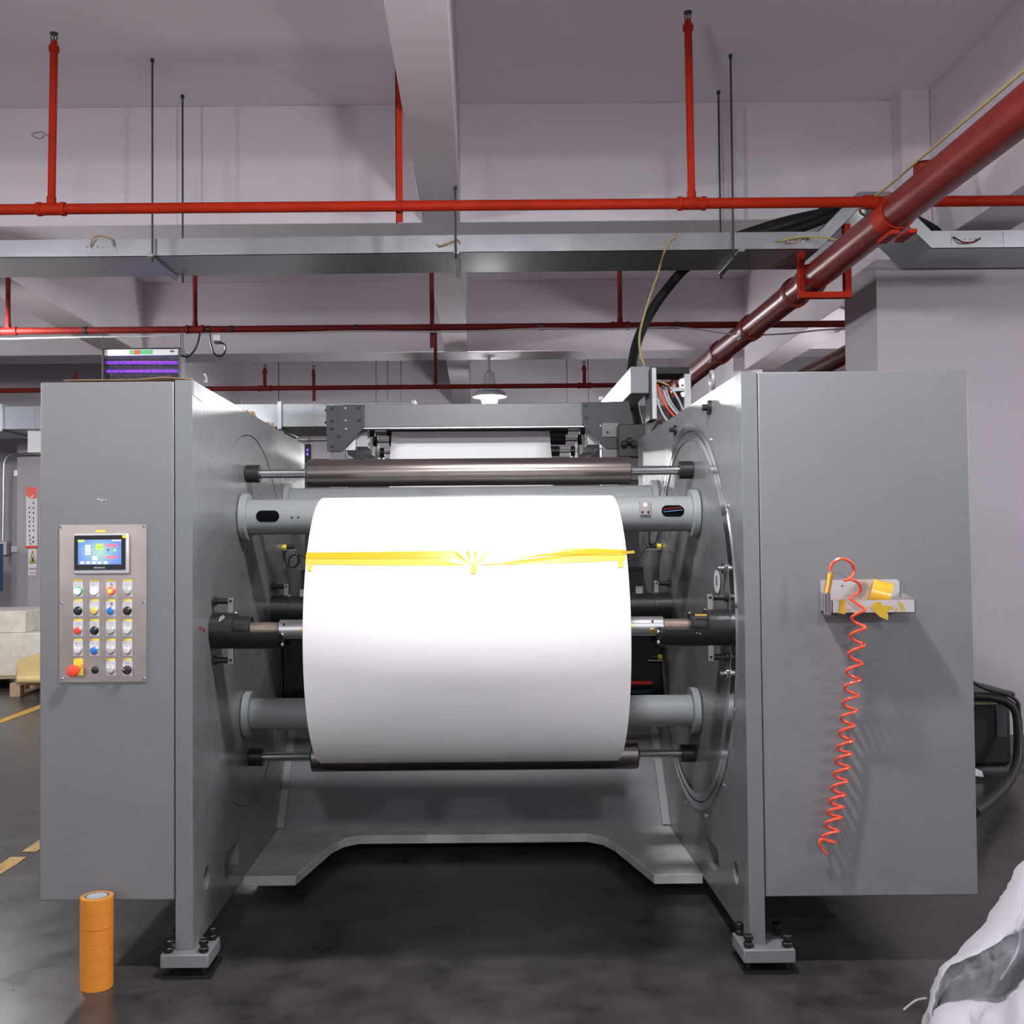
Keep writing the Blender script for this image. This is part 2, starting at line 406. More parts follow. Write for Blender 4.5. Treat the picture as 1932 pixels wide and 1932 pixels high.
# cross tubes
def cross_tube(Y, z, r, fr, ft=.03, slots=False):
    t = MB()
    t.cyl((XL+.01, Y, z), (XR-.01, Y, z), r, n=40)
    tb = t.build('cross_tube', TUBE, mach)
    for x, s in ((XL, 1), (XR, -1)):
        MB().cyl((x, Y, z), (x+s*ft, Y, z), fr, n=40, ch=.003).build('tube_flange', TUBE, tb)
    if slots:
        for px0, px1, py in ((483, 527, 974), (1248, 1291, 964)):
            yf = Y-r; a = at(px0, py, yf); c = at(px1, py, yf)
            rows = []; n = 24
            hh = .023
            # near-black obround patch on the tube front, painting the shade inside the opening
            m = 17; cxm = (a.x+c.x)/2; L = (c.x-a.x)/2-hh
            for k in range(m):
                dz = -hh*math.cos(PI*k/(m-1)); hw = L+math.sqrt(max(0, hh*hh-dz*dz))
                zz = a.z+dz-z; yy = Y-math.sqrt((r+.0015)**2-zz**2)
                rows.append([Vector((cxm-hw, yy, a.z+dz)), Vector((cxm+hw, yy, a.z+dz))])
            s_ = MB(); s_.grid(rows); s_.build('cable_slot_shade', SLOT, tb)
            if px0 > 900:
                for dz, m_ in ((.006, REDB), (-.004, BLUE)):
                    pp = at(px0+4, py, yf-.004); qq = at(px1-3, py-2, yf-.004)
                    MB().tube([pp+Vector((0, 0, dz)), qq+Vector((0, 0, dz+.004))], .003, 6).build('inner_wire', m_, tb)
    return tb
tA = cross_tube(4.24, 1.545, .072, .098, slots=True)
cross_tube(5.20, 1.645, .072, .098)
cross_tube(4.28, .738, .064, .094)
for px in (551, 563):
    p = at(px, 976, 4.168); MB().cyl(p, p+Vector((0, -.003, 0)), .004, n=8).build('tube_screw', BOLT, mach)
q = at(1217, 958, 4.165)
br = MB().box(q.x-.021, q.x+.021, 4.158, 4.172, q.z-.028, q.z-.006).box(q.x-.023, q.x+.023, 4.160, 4.205, q.z-.008, q.z+.026).build('angle_bracket', STAIN, mach)
MB().cyl((q.x, 4.16, q.z+.012), (q.x, 4.157, q.z+.012), .009, n=14).build('bracket_hole', WHITEL, br)
for dx in (-.012, .012): MB().cyl((q.x+dx, 4.158, q.z-.018), (q.x+dx, 4.154, q.z-.018), .005, n=8).build('bracket_screw', BOLT, br)
# guide rollers
def guide_roller(Y, z, r, x0, x1):
    g = MB().cyl((x0, Y, z), (x1, Y, z), r, n=56, ch=.004).build('guide_roller', ROLL, mach)
    for x, xe, s in ((x0, XL, -1), (x1, XR, 1)):
        MB().lathe((x, Y, z), (s, 0, 0), [(0, .034), (.006, .03), (.007, .022), (.014, .019), (abs(xe-x)-.02, .0185)], 28).build('roller_shaft', STEEL, g)
        MB().cyl((xe, Y, z), (xe-s*.058, Y, z), .037, n=32, ch=.002).build('end_cap', BLACK, g)
    return g
guide_roller(4.315, 1.728, .0565, -.707, .634)
guide_roller(4.36, .548, .0625, -.70, .655)
# chucks (front pair hold the white roll, rear pair wait behind)
def chuck(xw, s, Y, z, r, bolt=True, chalk=False):
    """xw: plate face, s: direction into the machine"""
    def X(d): return xw+s*d
    c = MB(); c.lathe((xw, Y, z), (s, 0, 0), [(0, r), (.080, r), (.083, r-.004)], 36)
    # lower half cradle
    n = 18; prof = []
    arc = [Vector((0, Y+r*.98*math.cos(PI+PI*k/n), z-.003+r*.98*math.sin(PI+PI*k/n))) for k in range(n+1)]
    c.prism([Vector((X(.08), p.y, p.z)) for p in arc], (s*.165, 0, 0))
    ch = c.build('shaft_chuck', BLACK, mach)
    MB().lathe((X(.08), Y, z+.008), (s, 0, 0), [(0, .046), (.055, .046), (.06, .042)], 28).build('chuck_jaw', BLACK, ch)
    MB().lathe((X(.222), Y-.012, z-.03), (s, 0, 0), [(0, .03), (.03, .034), (.034, .028)], 20).build('chuck_latch', BLACK, ch)
    if bolt:
        for dz in (-.012, -.048): MB().ball((X(.258), Y-r*.7, z+dz), .007, 10).build('chuck_bolt', STEEL, ch)
    for sg in (1, -1):
        zl = z+sg*(r-.005); ze = z+sg*(r+.052)
        lk = MB(); lk.prism([Vector((X(.056)+dx*s, Y-.014, zz)) for dx, zz in ((0, zl), (.019, zl), (.019, ze-.004), (.014, ze), (.005, ze), (0, ze-.004))], (0, .012, 0))
        lk.build('handle_link', STAIN, ch)
        zh = ze-sg*.012
        MB().lathe((X(.056), Y-.01, zh), (-s, 0, 0), [(0, .011), (.042, .011), (.043, .017), (.052, .017), (.055, .012)], 16).build('handle_grip', BLACK, ch)
        MB().cyl((X(.0655), Y-.014, zh), (X(.0655), Y-.019, zh), .005, n=8).build('handle_pin', BOLT, ch)
    return ch
zc = 1.122
c1 = chuck(XL, 1, 3.775, zc, .0665); c2 = chuck(XR, -1, 3.735, zc, .0665)
c3 = chuck(XL, 1, 4.86, 1.132, .0665, False); c4 = chuck(XR, -1, 4.86, 1.132, .0665, False)
for cc, s, xw in ((c3, 1, XL), (c4, -1, XR)):
    MB().cyl((xw+s*.02, 4.86, 1.132), (xw+s*.30, 4.86, 1.132), .064, n=30).build('chuck_sleeve', BLACK, cc)
    MB().box(min(xw+s*.13, xw+s*.16), max(xw+s*.13, xw+s*.16), 4.84, 4.86, 1.19, 1.225).build('butterfly_clamp', WHITEP, cc)
a = at(1311, 1159, 3.69); MB().box(a.x, a.x+.042, 3.686, 3.689, a.z-.006, a.z+.001).build('yellow_label', GOLD, c2)
# chalk marks
def chalk(pts, Y, par, r=.0014): MB().tube(spline([at(x, y, Y) for x, y in pts], 5), r, 5).build('chalk_mark', WHITEP, par)
chalk([(413, 1171), (416, 1165), (421, 1162), (423, 1165), (418, 1170), (413, 1172), (417, 1167), (424, 1164)], 3.712, c1)
chalk([(1318, 1190), (1314, 1191), (1314, 1195), (1318, 1192), (1322, 1197)], 3.672, c2)
# oval sticker with the letter R, on the right turret disc
disc_r = [o for o in mach.children if o.name.startswith('turret_disc')][1]
pS = at(1352, 1097, XR*1960/(1352-902))
st = MB(); st.add([Vector((XR-.0018, pS.y+.052*math.cos(2*PI*k/28), pS.z+.044*math.sin(2*PI*k/28))) for k in range(28)], [tuple(range(28))])
stk = st.build('sticker', WHITEL, disc_r)
text_mesh('R', .055, (XR-.003, pS.y, pS.z), INK, disc_r, 'sticker_letter', (PI/2, 0, -PI/2))
# plate knobs and eye bolt on the right side plate
for px, py, r in ((1337, 769, .028), (1272, 811, .022), (1362, 1072, .02), (1364, 1270, .02), (1338, 1071, 0)):
    if not r: continue
    Yk = XR*1960/(px+6-902); p = at(px+6, py, Yk)
    MB().lathe((XR, Yk, p.z), (-1, 0, 0), [(0, r), (.012, r), (.013, r*.45), (.03, r*.45), (.032, r*.3)], 14).build('clamp_knob', BLACK if r > .021 else STEEL, mach)
p = Vector((.92, 4.05, ZTR))
eb = MB(); eb.cyl(p, p+Vector((0, 0, .03)), .014, n=12)
eb.tube([p+Vector((0, .0, .058))+Vector((0, .030*math.cos(2*PI*k/24), .034*math.sin(2*PI*k/24))) for k in range(25)], .009, 8, cap=False)
eb.build('eye_bolt', PAINT, mach)
# yellow proximity sensors
def sensor(x, s, px, py, loop, lit=False):
    Ys = abs(x)*1960/abs(px-902)
    p = at(px, py, Ys)
    sn = MB().cyl(p+Vector((s*.0, 0, 0)), p+Vector((s*.055, 0, 0)), .011, n=14).build('sensor', BLKP, mach)
    MB().lathe(p, (s, 0, 0), [(-.001, .004), (0, .0115), (.02, .0125), (.021, .011)], 14).build('sensor_cap', YELP, sn)
    MB().box(min(p.x, p.x+s*.07), max(p.x, p.x+s*.07), p.y-.02, p.y+.02, p.z-.018, p.z-.013).build('sensor_bracket', STAIN, sn)
    if loop: MB().tube(spline([p+Vector((s*d, -.01, dz)) for d, dz in loop], 8), .004, 6).build('sensor_cable', RUBBER, sn)
lp = [(.05, 0), (.02, -.02), (.01, -.05), (.03, -.09), (.06, -.10), (.08, -.07), (.07, -.04), (.04, -.05), (.035, -.085), (.06, -.1), (.085, -.07), (.08, -.04), (.11, -.05), (.17, -.09)]
lq = [(.05, 0), (.06, .02), (.05, .08), (.02, .115), (.0, .09), (.02, .03), (.05, .01), (.06, .06), (.04, .11), (.015, .07), (.04, .0), (.08, -.01), (.11, -.05), (.17, -.07)]
sensor(XL, 1, 533, 1032, lp); sensor(XR, -1, 1247, 1030, lq); sensor(XL, 1, 535, 1240, None); sensor(XR, -1, 1249, 1239, None)
# dark drive covers low between the plates, with hoses
for x0, x1 in ((XL, -.72), (.60, XR)):
    MB().box(x0, x1, 5.08, 5.68, .66, 1.02).build('drive_cover', RUBBER, mach, bev=.01)
for k, m_ in enumerate((REDP, RUBBER, BLUE)):
    MB().tube(spline([(.56, 5.06, .80-.02*k), (.66, 5.04, .765-.02*k), (.76, 5.05, .75-.02*k), (.86, 5.10, .745-.02*k)], 6), .010, 6).build('drive_hose', m_, mach)
MB().tube(spline([(-.62, 5.05, .74), (-.70, 5.04, .78), (-.74, 5.05, .86), (-.74, 5.07, .95)], 6), .009, 6).build('drive_hose', REDB, mach)
# black sheet added between plates, behind everything, for the dark machine interior
MB().box(XL, XR, 5.66, 5.70, .1, 1.30).build('dark_interior_sheet', BLKP, mach)

# ================================================================== PAPER ROLL AND SHAFT
RA = Vector((0, 3.77, 1.125)); RR = .474; RX0, RX1 = -.559, .482
pr = MB()
pr.lathe((RX0, RA.y, RA.z), (1, 0, 0), [(0, .06), (0, RR-.002), (.002, RR), (RX1-RX0-.002, RR), (RX1-RX0, RR-.002), (RX1-RX0, .06)], 160, close=False)
tag(pr.build('paper_roll', PAPER, ang=50), 'huge white paper roll mounted between the side plates of the machine', 'paper roll')
sh = thing('roll_shaft', 'steel shaft running through the white paper roll into the chucks', 'shaft', (-.04, 3.77, 1.09))
MB().lathe((-.722, 3.765, 1.125), (1, 0, 0), [(0, .029), (.004, .0345), (1.384, .0345), (1.388, .030)], 32).build('steel_sleeve', STEELR, sh)
MB().cyl((-.885, 3.765, 1.125), (-.70, 3.765, 1.125), .026, n=24).build('journal', BROWN, sh)
MB().cyl((.66, 3.765, 1.125), (.815, 3.765, 1.125), .026, n=24).build('journal', BROWN, sh)
MB().cyl((.622, 3.742, 1.115), (.622, 3.728, 1.108), .010, n=14).build('brass_plug', GOLD, sh)
for x in (-.70, .622): MB().cyl((x, 3.737, 1.142), (x, 3.732, 1.1455), .004, n=8).build('pin_hole', BOLT, sh)
for x0, x1 in ((-.64, -.565), (.487, .555)): MB().box(x0, x1, 3.7298, 3.733, 1.1225, 1.1295).build('yellow_label', YLAB, sh)

def hit(px, py, r=RR):
    d = F_*FOC + R_*(px-CX) + U_*(CY-py); o = Vector((0, 0, H))-RA
    a = d.y**2+d.z**2; bb = 2*(o.y*d.y+o.z*d.z); c = o.y**2+o.z**2-r*r
    D = bb*bb-4*a*c
    t = (-bb-math.sqrt(max(0, D)))/(2*a); P = o+d*t
    return P.x, math.atan2(P.z, -P.y)
def lerp_list(L, x):
    if x <= L[0][0]: return L[0][1]
    for (a, u), (b_, v) in zip(L, L[1:]):
        if x <= b_: return u+(v-u)*(x-a)/(b_-a)
    return L[-1][1]
def tape_patch(top, bot, nx, ny, off, wr=None):
    rows = []
    x0 = top[0][0]; x1 = top[-1][0]; b0 = bot[0][0]; b1 = bot[-1][0]
    for j in range(ny+1):
        row = []
        for i in range(nx+1):
            t = i/nx
            xt = x0+(x1-x0)*t; xb = b0+(b1-b0)*t
            px = xt+(xb-xt)*j/ny
            py = lerp_list(top, xt)+(lerp_list(bot, xb)-lerp_list(top, xt))*j/ny
            X, a = hit(px, py); r = RR+off+(wr(px, py) if wr else 0)
            row.append(Vector((X, RA.y-r*math.cos(a), RA.z+r*math.sin(a))))
        rows.append(row)
    return MB().grid(rows)
def wrinkle(px, py):
    dx = px-893; dy = 1068-py
    if dx < -75: return 0
    if dx < 60:
        an = math.atan2(dy, dx); return .0011*max(0, math.sin(an*11))*min(1, math.hypot(dx, dy)/20)*max(0, 1-abs(dx)/75)
    f = (px-930)/240; c = 1064-22*math.sin(min(1, max(0, f))*1.5)
    return .0028*math.exp(-((py-c)/3.0)**2)*(1-abs(2*f-1)**2) if 0 < f < 1 else 0
top = [(578, 1043), (700, 1042), (830, 1040), (950, 1040), (1050, 1036), (1120, 1035), (1181, 1038)]
mid = [(577, 1055), (700, 1055), (890, 1054), (1000, 1050), (1100, 1048), (1181, 1048)]
bot = [(576, 1065), (700, 1067), (890, 1067), (1000, 1065), (1100, 1061), (1150, 1059), (1179, 1058)]
tag(tape_patch(top, bot, 220, 14, .0012, wrinkle).build('tape_strip', TAPEL, ang=80), 'long pale yellow film tape band stuck across the white paper roll', 'tape')
tag(tape_patch(top, mid, 220, 10, .0020, wrinkle).build('tape_strip', TAPEY, ang=80), 'deeper yellow overlapping tape band along the upper edge of the taped seam', 'tape')
for L, T, B, lbl in (('l', [(581, 1062), (591, 1062)], [(580, 1078), (588, 1078)], 'short yellow tape tab at the left end of the taped seam'),
                     ('m', [(889, 1062), (901, 1062)], [(888, 1083), (898, 1083)], 'short yellow tape tab at the middle of the taped seam'),
                     ('r', [(1164, 1050), (1176, 1050)], [(1166, 1071), (1176, 1071)], 'short yellow tape tab at the right end of the taped seam')):
    tag(tape_patch(T, B, 3, 6, .0028).build('tape_tab', TAPEL), lbl, 'tape', 'tape tabs on the roll')
X, a = hit(1180, 1044); p = Vector((X, RA.y-(RR+.002)*math.cos(a), RA.z+(RR+.002)*math.sin(a)))
e = MB().prism([p+Vector((-.012, 0, -.004)), p+Vector((.030, -.002, -.001)), p+Vector((.028, -.002, .008)), p+Vector((-.012, 0, .005))], (0, .0012, 0))
tag(e.build('tape_end', TAPEY), 'loose yellow tape end sticking out past the right edge of the roll', 'tape')

# ================================================================== CONTROL PANEL
cp = thing('control_panel', 'stainless control panel with touch screen and push buttons on left cabinet', 'control panel', (-1.26, 3.5, .95))
YP = Y0-.003
def P(px, py, d=0): return at(px, py, Y0)-Vector((0, d, 0))
a = P(113, 990.5); c = P(277, 1286)
MB().box(a.x, c.x, YP, Y0, c.z, a.z).build('panel_plate', STAIN, cp)
for px, py in ((116, 994), (272, 992), (117, 1137), (272, 1136), (118, 1280), (273, 1280)):
    p = P(px, py, .003); MB().lathe(p, (0, -1, 0), [(0, .0055), (.002, .005), (.004, .001)], 12).build('panel_screw', STEEL, cp)
def rbox(b, x0, x1, y0, y1, z0, z1): return b.box(x0, x1, y0, y1, z0, z1)
a = P(141.5, 1007); c = P(245.5, 1083)
ts = MB().box(a.x, c.x, YP-.016, YP, c.z, a.z).build('touch_screen', SILV, cp, bev=.006)
a2 = P(144.5, 1010.5); c2 = P(240.5, 1074.5)
MB().box(a2.x, c2.x, YP-.0185, YP-.015, c2.z, a2.z).build('screen_bezel', BLKG, ts)
# the lit display and what it shows
def scr(col, s=1.0, nm=None): return emitter('screen_%s' % nm, col, s)
sm = bpy.data.materials.new('screen_gradient'); sm.use_nodes = True; nt = sm.node_tree
bs = nt.nodes['Principled BSDF']; bs.inputs['Base Color'].default_value = (0, 0, 0, 1); bs.inputs['Roughness'].default_value = .3
tcn = nt.nodes.new('ShaderNodeTexCoord'); gr = nt.nodes.new('ShaderNodeTexGradient'); gr.gradient_type = 'SPHERICAL'
mpn = nt.nodes.new('ShaderNodeMapping'); mpn.inputs['Location'].default_value = (-1.0, 0, -.8); mpn.inputs['Scale'].default_value = (2.0, 0, 1.6)
rmp = nt.nodes.new('ShaderNodeValToRGB'); rmp.color_ramp.elements[0].color = (.20, .40, 1, 1); rmp.color_ramp.elements[1].color = (.62, 1, .78, 1)
nt.links.new(tcn.outputs['Generated'], mpn.inputs[0]); nt.links.new(mpn.outputs[0], gr.inputs[0]); nt.links.new(gr.outputs[1], rmp.inputs[0])
nt.links.new(rmp.outputs[0], bs.inputs['Emission Color']); bs.inputs['Emission Strength'].default_value = .85
a3 = P(152, 1018.5); c3 = P(233, 1064.5)
MB().box(a3.x, c3.x, YP-.0195, YP-.018, c3.z, a3.z).build('display', sm, ts)
sg = MB()
def srect(x0, x1, y0, y1, k):
    """rectangle in the coordinates of the 5.855x enlargement of the panel"""
    p = P(90+x0/5.855, 970+y0/5.855); q_ = P(90+x1/5.855, 970+y1/5.855)
    sg.mi(k).box(p.x, q_.x, YP-.0200, YP-.0194, q_.z, p.z)
for y in (343, 371, 398, 428): srect(443, 498, y, y+18, 0)
for y in (465, 490): srect(522, 574, y, y+18, 0)
srect(675, 796, 335, 359, 1); srect(675, 798, 464, 487, 1); srect(565, 635, 332, 390, 2); srect(362, 433, 285, 308, 2)
srect(680, 705, 385, 408, 3); srect(756, 780, 386, 408, 2)
for x in (388, 452, 517, 577, 645): srect(x, x+44, 522, 548, 4)
for y in (348, 377, 404, 433): srect(386, 420, y, y+7, 5); srect(516, 528, y, y+6, 5)
for y in (470, 496): srect(390, 498, y, y+7, 5)
for x in (566, 586, 606): srect(x, x+10, 293, 304, 5)
for x in (582, 600, 620): srect(x, x+11, 356, 368, 3)
srect(662, 712, 422, 430, 5); srect(750, 802, 422, 430, 5); srect(735, 836, 285, 296, 4)
sg.build('screen_graphics', [scr((.95, .95, 1), .9, 'white'), scr((.9, .10, .16), .8, 'red'), scr((.42, .85, .05), .8, 'green'), scr((.03, .08, .2), .6, 'navy'), scr((.72, .68, .95), .8, 'lilac'), scr((.12, .22, .6), .7, 'ink')], ts)
p = P(192, 1071, .022); text_mesh('INOVANCE', .0075, (p.x, YP-.0188, p.z), WHITEP, ts, 'maker_name')
def strip(px0, px1, py0, py1, par, nm='yellow_strip', m_=YLAB, d=.0015):
    a = P(px0, py0); c = P(px1, py1); return MB().box(a.x, c.x, YP-d, YP, c.z, a.z).build(nm, m_, par)
strip(181, 199.5, 1000, 1004, cp); 
a = P(235, 1010); c = P(243, 1015); MB().box(a.x, c.x, YP-.0193, YP-.0185, c.z, a.z).build('yellow_strip', YLAB, ts)
cols = [139, 170, 201, 232]; rows_ = [1097, 1134, 1171.3, 1208.5, 1245.5]
LITG = emitter('lit_green_button', (.80, 1.0, .86), 1.5); LITW = emitter('lit_white_button', (1, .97, 1), 1.5); LITR = emitter('lit_red_button', (1.0, .13, .05), 1.2)
LITO = emitter('lit_orange_centre', (1.0, .42, .04), 1.1)
GREENR = mat('green_ring', (.0, .30, .12), .4); IVORY = mat('ivory_button', (.44, .42, .40), .4); CHROME = mat('button_bezel', (.50, .50, .52), .35, metal=.7)
grid_m = [[('lit', LITG, GREENR), ('lit', LITW, WHITEP), ('lit', LITR, REDP), ('n', IVORY, CHROME)],
          [('n', BLKP, BLKP), ('n', mat('yellow_button', (.70, .55, .10), .4), CHROME), ('n', BLUEB, CHROME), ('n', BLKP, BLKP)],
          [('n', REDP, CHROME), ('n', BLKP, BLKP), ('n', IVORY, CHROME), ('n', WHITEP, CHROME)],
          [('n', WHITEP, CHROME), ('n', BLUEB, CHROME), ('n', IVORY, CHROME), ('n', WHITEP, CHROME)],
          [('stop',), ('plug',), ('n', IVORY, CHROME), ('sel',)]]
letters = {(0, 2): 'A', (1, 2): 'B'}
def button(r, k):
    spec = grid_m[r][k]; x = cols[k]; y = rows_[r]; kind = spec[0]
    if kind == 'plug':
        p = P(180, 1264, .003); return MB().lathe(p, (0, -1, 0), [(0, .0125), (.004, .0115), (.006, .006)], 20).build('hole_plug', BLKP, cp)
    cpx = x+(8 if kind != 'stop' else 4); cpy = y+19
    c0 = P(cpx+1.5, cpy-1, 0)
    c0 = Vector((c0.x, YP, c0.z))
    nm = {'lit': 'push_button', 'n': 'push_button', 'stop': 'emergency_stop', 'sel': 'selector_switch'}[kind]
    if kind == 'stop':
        e_ = MB().lathe(c0, (0, -1, 0), [(0, .013), (.024, .013), (.026, .019), (.034, .0205), (.040, .017), (.042, .006)], 28).build(nm, REDP, cp)
        strip(139.5, 157.5, y, y+28.5, e_, 'label_plate', YELP)
        for q in range(4): 
            a = P(141+q*4.5, y+14); MB().bar(a+Vector((-.006, -.0048, -.010)), a+Vector((.006, -.0048, .010)), .0015, .0006, (0, 1, 0)).build('hazard_stripe', INK, e_)
    elif kind == 'sel':
        e_ = MB().lathe(c0, (0, -1, 0), [(0, .0145), (.010, .0145), (.012, .011)], 24).build(nm, BLKP, cp)
        MB().bar(c0+Vector((-.010, -.017, .007)), c0+Vector((.010, -.017, -.007)), .008, .012, (0, 1, 0)).build('selector_knob', BLKP, e_)
        MB().bar(c0+Vector((-.011, -.0235, .0077)), c0+Vector((-.002, -.0235, .0014)), .002, .001, (0, 1, 0)).build('pointer', WHITEP, e_)
        strip(x, x+18, y, y+28.5, e_, 'label_plate', WHITEL)
    else:
        e_ = MB().lathe(c0, (0, -1, 0), [(0, .0145), (.008, .0142), (.010, .012)], 24).build(nm, spec[2], cp)
        MB().lathe(c0+Vector((0, -.008, 0)), (0, -1, 0), [(0, .0115), (.006, .0112), (.008, .009), (.0085, .004)], 24).build('button_cap', spec[1], e_)
        if spec[1] is LITR: MB().lathe(c0+Vector((0, -.0163, 0)), (0, -1, 0), [(0, .0065), (.0006, .006)], 16).build('button_centre', LITO, e_)
        strip(x, x+18, y, y+28.3, e_, 'label_plate', WHITEL)
    strip(x+.5+random.uniform(0, 1), x+17.5+random.uniform(-.5, .8), y-3.3, y-.1, e_, 'yellow_strip')
    a = P(x+9.5, y+5.5)
    if (r, k) in letters: text_mesh(letters[(r, k)], .0145, (a.x+.002, YP-.0020, a.z), INK, e_, 'letter')
    elif kind != 'stop':
        sy = MB()
        if k == 3 or (r, k) in ((0, 1), (2, 1), (2, 2), (2, 0), (3, 0)):
            sy.ring((a.x-(.004 if r in (0, 3) else 0), YP-.0021, a.z), (0, 1, 0), .0038, .0045, .0004, 16)
        sy.bar((a.x-.010, YP-.002, a.z), (a.x-.005, YP-.002, a.z), .0007, .0004, (0, 1, 0)); sy.bar((a.x+.005, YP-.002, a.z+.001), (a.x+.010, YP-.002, a.z-.001), .0007, .0004, (0, 1, 0))
        sy.build('label_symbol', GREYI, e_)
    return e_
for r in range(5):
    for k in range(4): button(r, k)

# ================================================================== THINGS AT THE MACHINE
# stack of six tape rolls on the floor
tx, ty = at(179, 1843, 3.4).x+.001, 3.415
hT = .2925/6
tr = thing('tape_roll', 'orange tape roll at the very top of the stack of six by the left foot', 'tape roll', (tx, ty, hT*5), 'stacked orange tape rolls')
z5 = hT*5
MB().lathe((tx, ty, z5), (0, 0, 1), [(0, .039), (0, .0505), (.0008, .0518), (hT-.0012, .0518), (hT-.0004, .0505), (hT-.0004, .039), (0, .039)], 48, close=False).build('tape_band', TAPE, tr)
MB().lathe((tx, ty, z5), (0, 0, 1), [(0, .033), (0, .039), (hT-.0006, .039), (hT-.0006, .033), (0, .033)], 48, close=False).build('core_rim', COREG, tr)
MB().lathe((tx, ty, z5), (0, 0, 1), [(.002, .0325), (hT-.001, .0325), (hT-.0012, .012), (hT-.004, .0005)], 40, close=False).build('core_sticker', CORE, tr)
names6 = ['orange tape roll at the bottom of the stack of six, on the floor', 'orange tape roll second from the bottom of the stack of six', 'orange tape roll third from the bottom of the stack of six',
          'orange tape roll third from the top of the stack of six', 'orange tape roll second from the top of the stack of six']
for i, l in enumerate(names6):
    c = copy_tree(tr, (random.uniform(-.0006, .0006), random.uniform(-.0006, .0006), hT*(i-5))); c['label'] = l
# tool tray on the right cabinet
yl = 3.385
bt = at(1572, 1094, Y0); btr = at(1697, 1130, Y0)
lt = at(1572, 1130, yl); lb = at(1727, 1156, yl)
tray = thing('tool_tray', 'small stainless steel tray screwed to the right cabinet front', 'tray', ((lt.x+lb.x)/2, Y0, lb.z))
x0t, x1t = lt.x-.004, lb.x
MB().prism([Vector((x0t, Y0-.003, lb.z)), Vector((x1t, Y0-.003, lb.z)), Vector((x1t-.0, Y0-.003, bt.z-.06)), Vector((btr.x, Y0-.003, bt.z-.06)), Vector((btr.x, Y0-.003, bt.z-.008)), Vector((btr.x-.008, Y0-.003, bt.z)), Vector((x0t, Y0-.003, bt.z))], (0, .0025, 0)).build('back_plate', TRAYM, tray)
MB().box(x0t, x1t, yl, Y0-.003, lb.z, lb.z+.002).build('bottom_plate', TRAYM, tray)
MB().box(x0t, x1t, yl, yl+.002, lb.z, lt.z-.005).build('front_lip', TRAYM, tray)
for xx in (x0t, x1t-.002): MB().prism([Vector((xx, yl, lb.z)), Vector((xx, Y0-.003, lb.z)), Vector((xx, Y0-.003, lt.z+.018)), Vector((xx, yl, lt.z-.005))], (.002, 0, 0)).build('side_lip', TRAYM, tray)
for px, py in ((1589, 1104), (1667, 1103)):
    p = at(px, py, Y0-.0035); MB().lathe(p, (0, -1, 0), [(0, .006), (.002, .005), (.004, .001)], 12).build('tray_screw', STEEL, tray)
# roll of yellow tape lying in the tray
cz = lb.z+.002
o = at(1655, 1130, 3.44); rc = Vector((o.x+.005, 3.443, cz+.056))
tl = thing('tape_roll', 'shiny yellow tape roll tilted in the stainless tray', 'tape roll', rc)
MB().lathe(rc+Vector((-.022, .008, .007)), (.90, -.33, -.25), [(0, .038), (0, .046), (.062, .046), (.062, .038), (0, .038)], 40, close=False).build('tape_band', TAPES, tl)
MB().lathe(rc+Vector((-.022, .008, .007)), (.90, -.33, -.25), [(0, .036), (0, .0378), (.062, .0378), (.062, .036), (0, .036)], 32, close=False).build('tape_core', CARD, tl)
# tape scraps on the tray lip
def scrap(poly, lbl, Y):
    pts = [at(x, y, Y) for x, y in poly]
    tag(MB().prism(pts, (0, -.001, 0)).build('tape_scrap', TAPEY), lbl, 'tape')
ys_ = yl-.0005
scrap([(1585, 1131), (1595, 1131), (1595, 1159), (1581, 1157)], 'narrow upright yellow tape scrap at left end of the tray lip', ys_)
scrap([(1642, 1146), (1650, 1137), (1662, 1135), (1664, 1142), (1683, 1144), (1686, 1147), (1674, 1155), (1676, 1162), (1675, 1170), (1660, 1164), (1650, 1155)], 'large torn yellow tape scrap in the middle of the tray lip', ys_)
scrap([(1694, 1133), (1702, 1138), (1706, 1145), (1707, 1154), (1702, 1154)], 'curved yellow tape scrap at right end of the tray lip', ys_)
scrap([(1690, 1148), (1695, 1150), (1693, 1154), (1688, 1154)], 'tiny yellow tape scrap between the large and the curved one', ys_)
# coiled air hose with its gold gun
hs = thing('coiled_air_hose', 'coiled orange-red air hose with gold coupling hanging from the tray', 'hose', at(1600, 1600, 3.44))
yh = 3.352
lead = [(1566, 1077, 3.36), (1570, 1064, 3.355), (1580, 1056, 3.35), (1592, 1054.5, 3.345), (1605, 1061, 3.35), (1611, 1073, 3.36), (1608, 1086, 3.36), (1600, 1093, 3.36), (1593, 1095, 3.345), (1604, 1093, 3.33), (1617, 1098, 3.335), (1624, 1107, 3.35), (1620, 1118, 3.365), (1609, 1125, 3.365), (1603, 1129, 3.35)]
pts = spline([at(x, y, Y) for x, y, Y in lead], 8)
ext = [(1633, 1150), (1633, 1184), (1631, 1217), (1627, 1252), (1623, 1283), (1620, 1312), (1617, 1341), (1613, 1369), (1610, 1398), (1606.5, 1422), (1603.5, 1448), (1599.5, 1474), (1595.5, 1500), (1591.5, 1523), (1588, 1542), (1583, 1568), (1576.5, 1590)]
hel = []
for i in range(len(ext)-1):
    (xa, ya), (xb, yb2) = ext[i], ext[i+1]
    for k in range(20):
        t = k/20; ph = 2*PI*t
        A = 14.0 if i else 13
        px = xa+(xb-xa)*t-A*(1-math.cos(ph)); py = ya+(yb2-ya)*t-2.0*math.sin(ph)
        dep = (3.352 if i == 0 else 3.46-.0*i)
        base = 3.345 if i == 0 else (3.36+.105*min(1, (i-1+t)/5) if i < 6 else 3.465)
        hel.append(at(px, py, base-.026*math.sin(ph)))
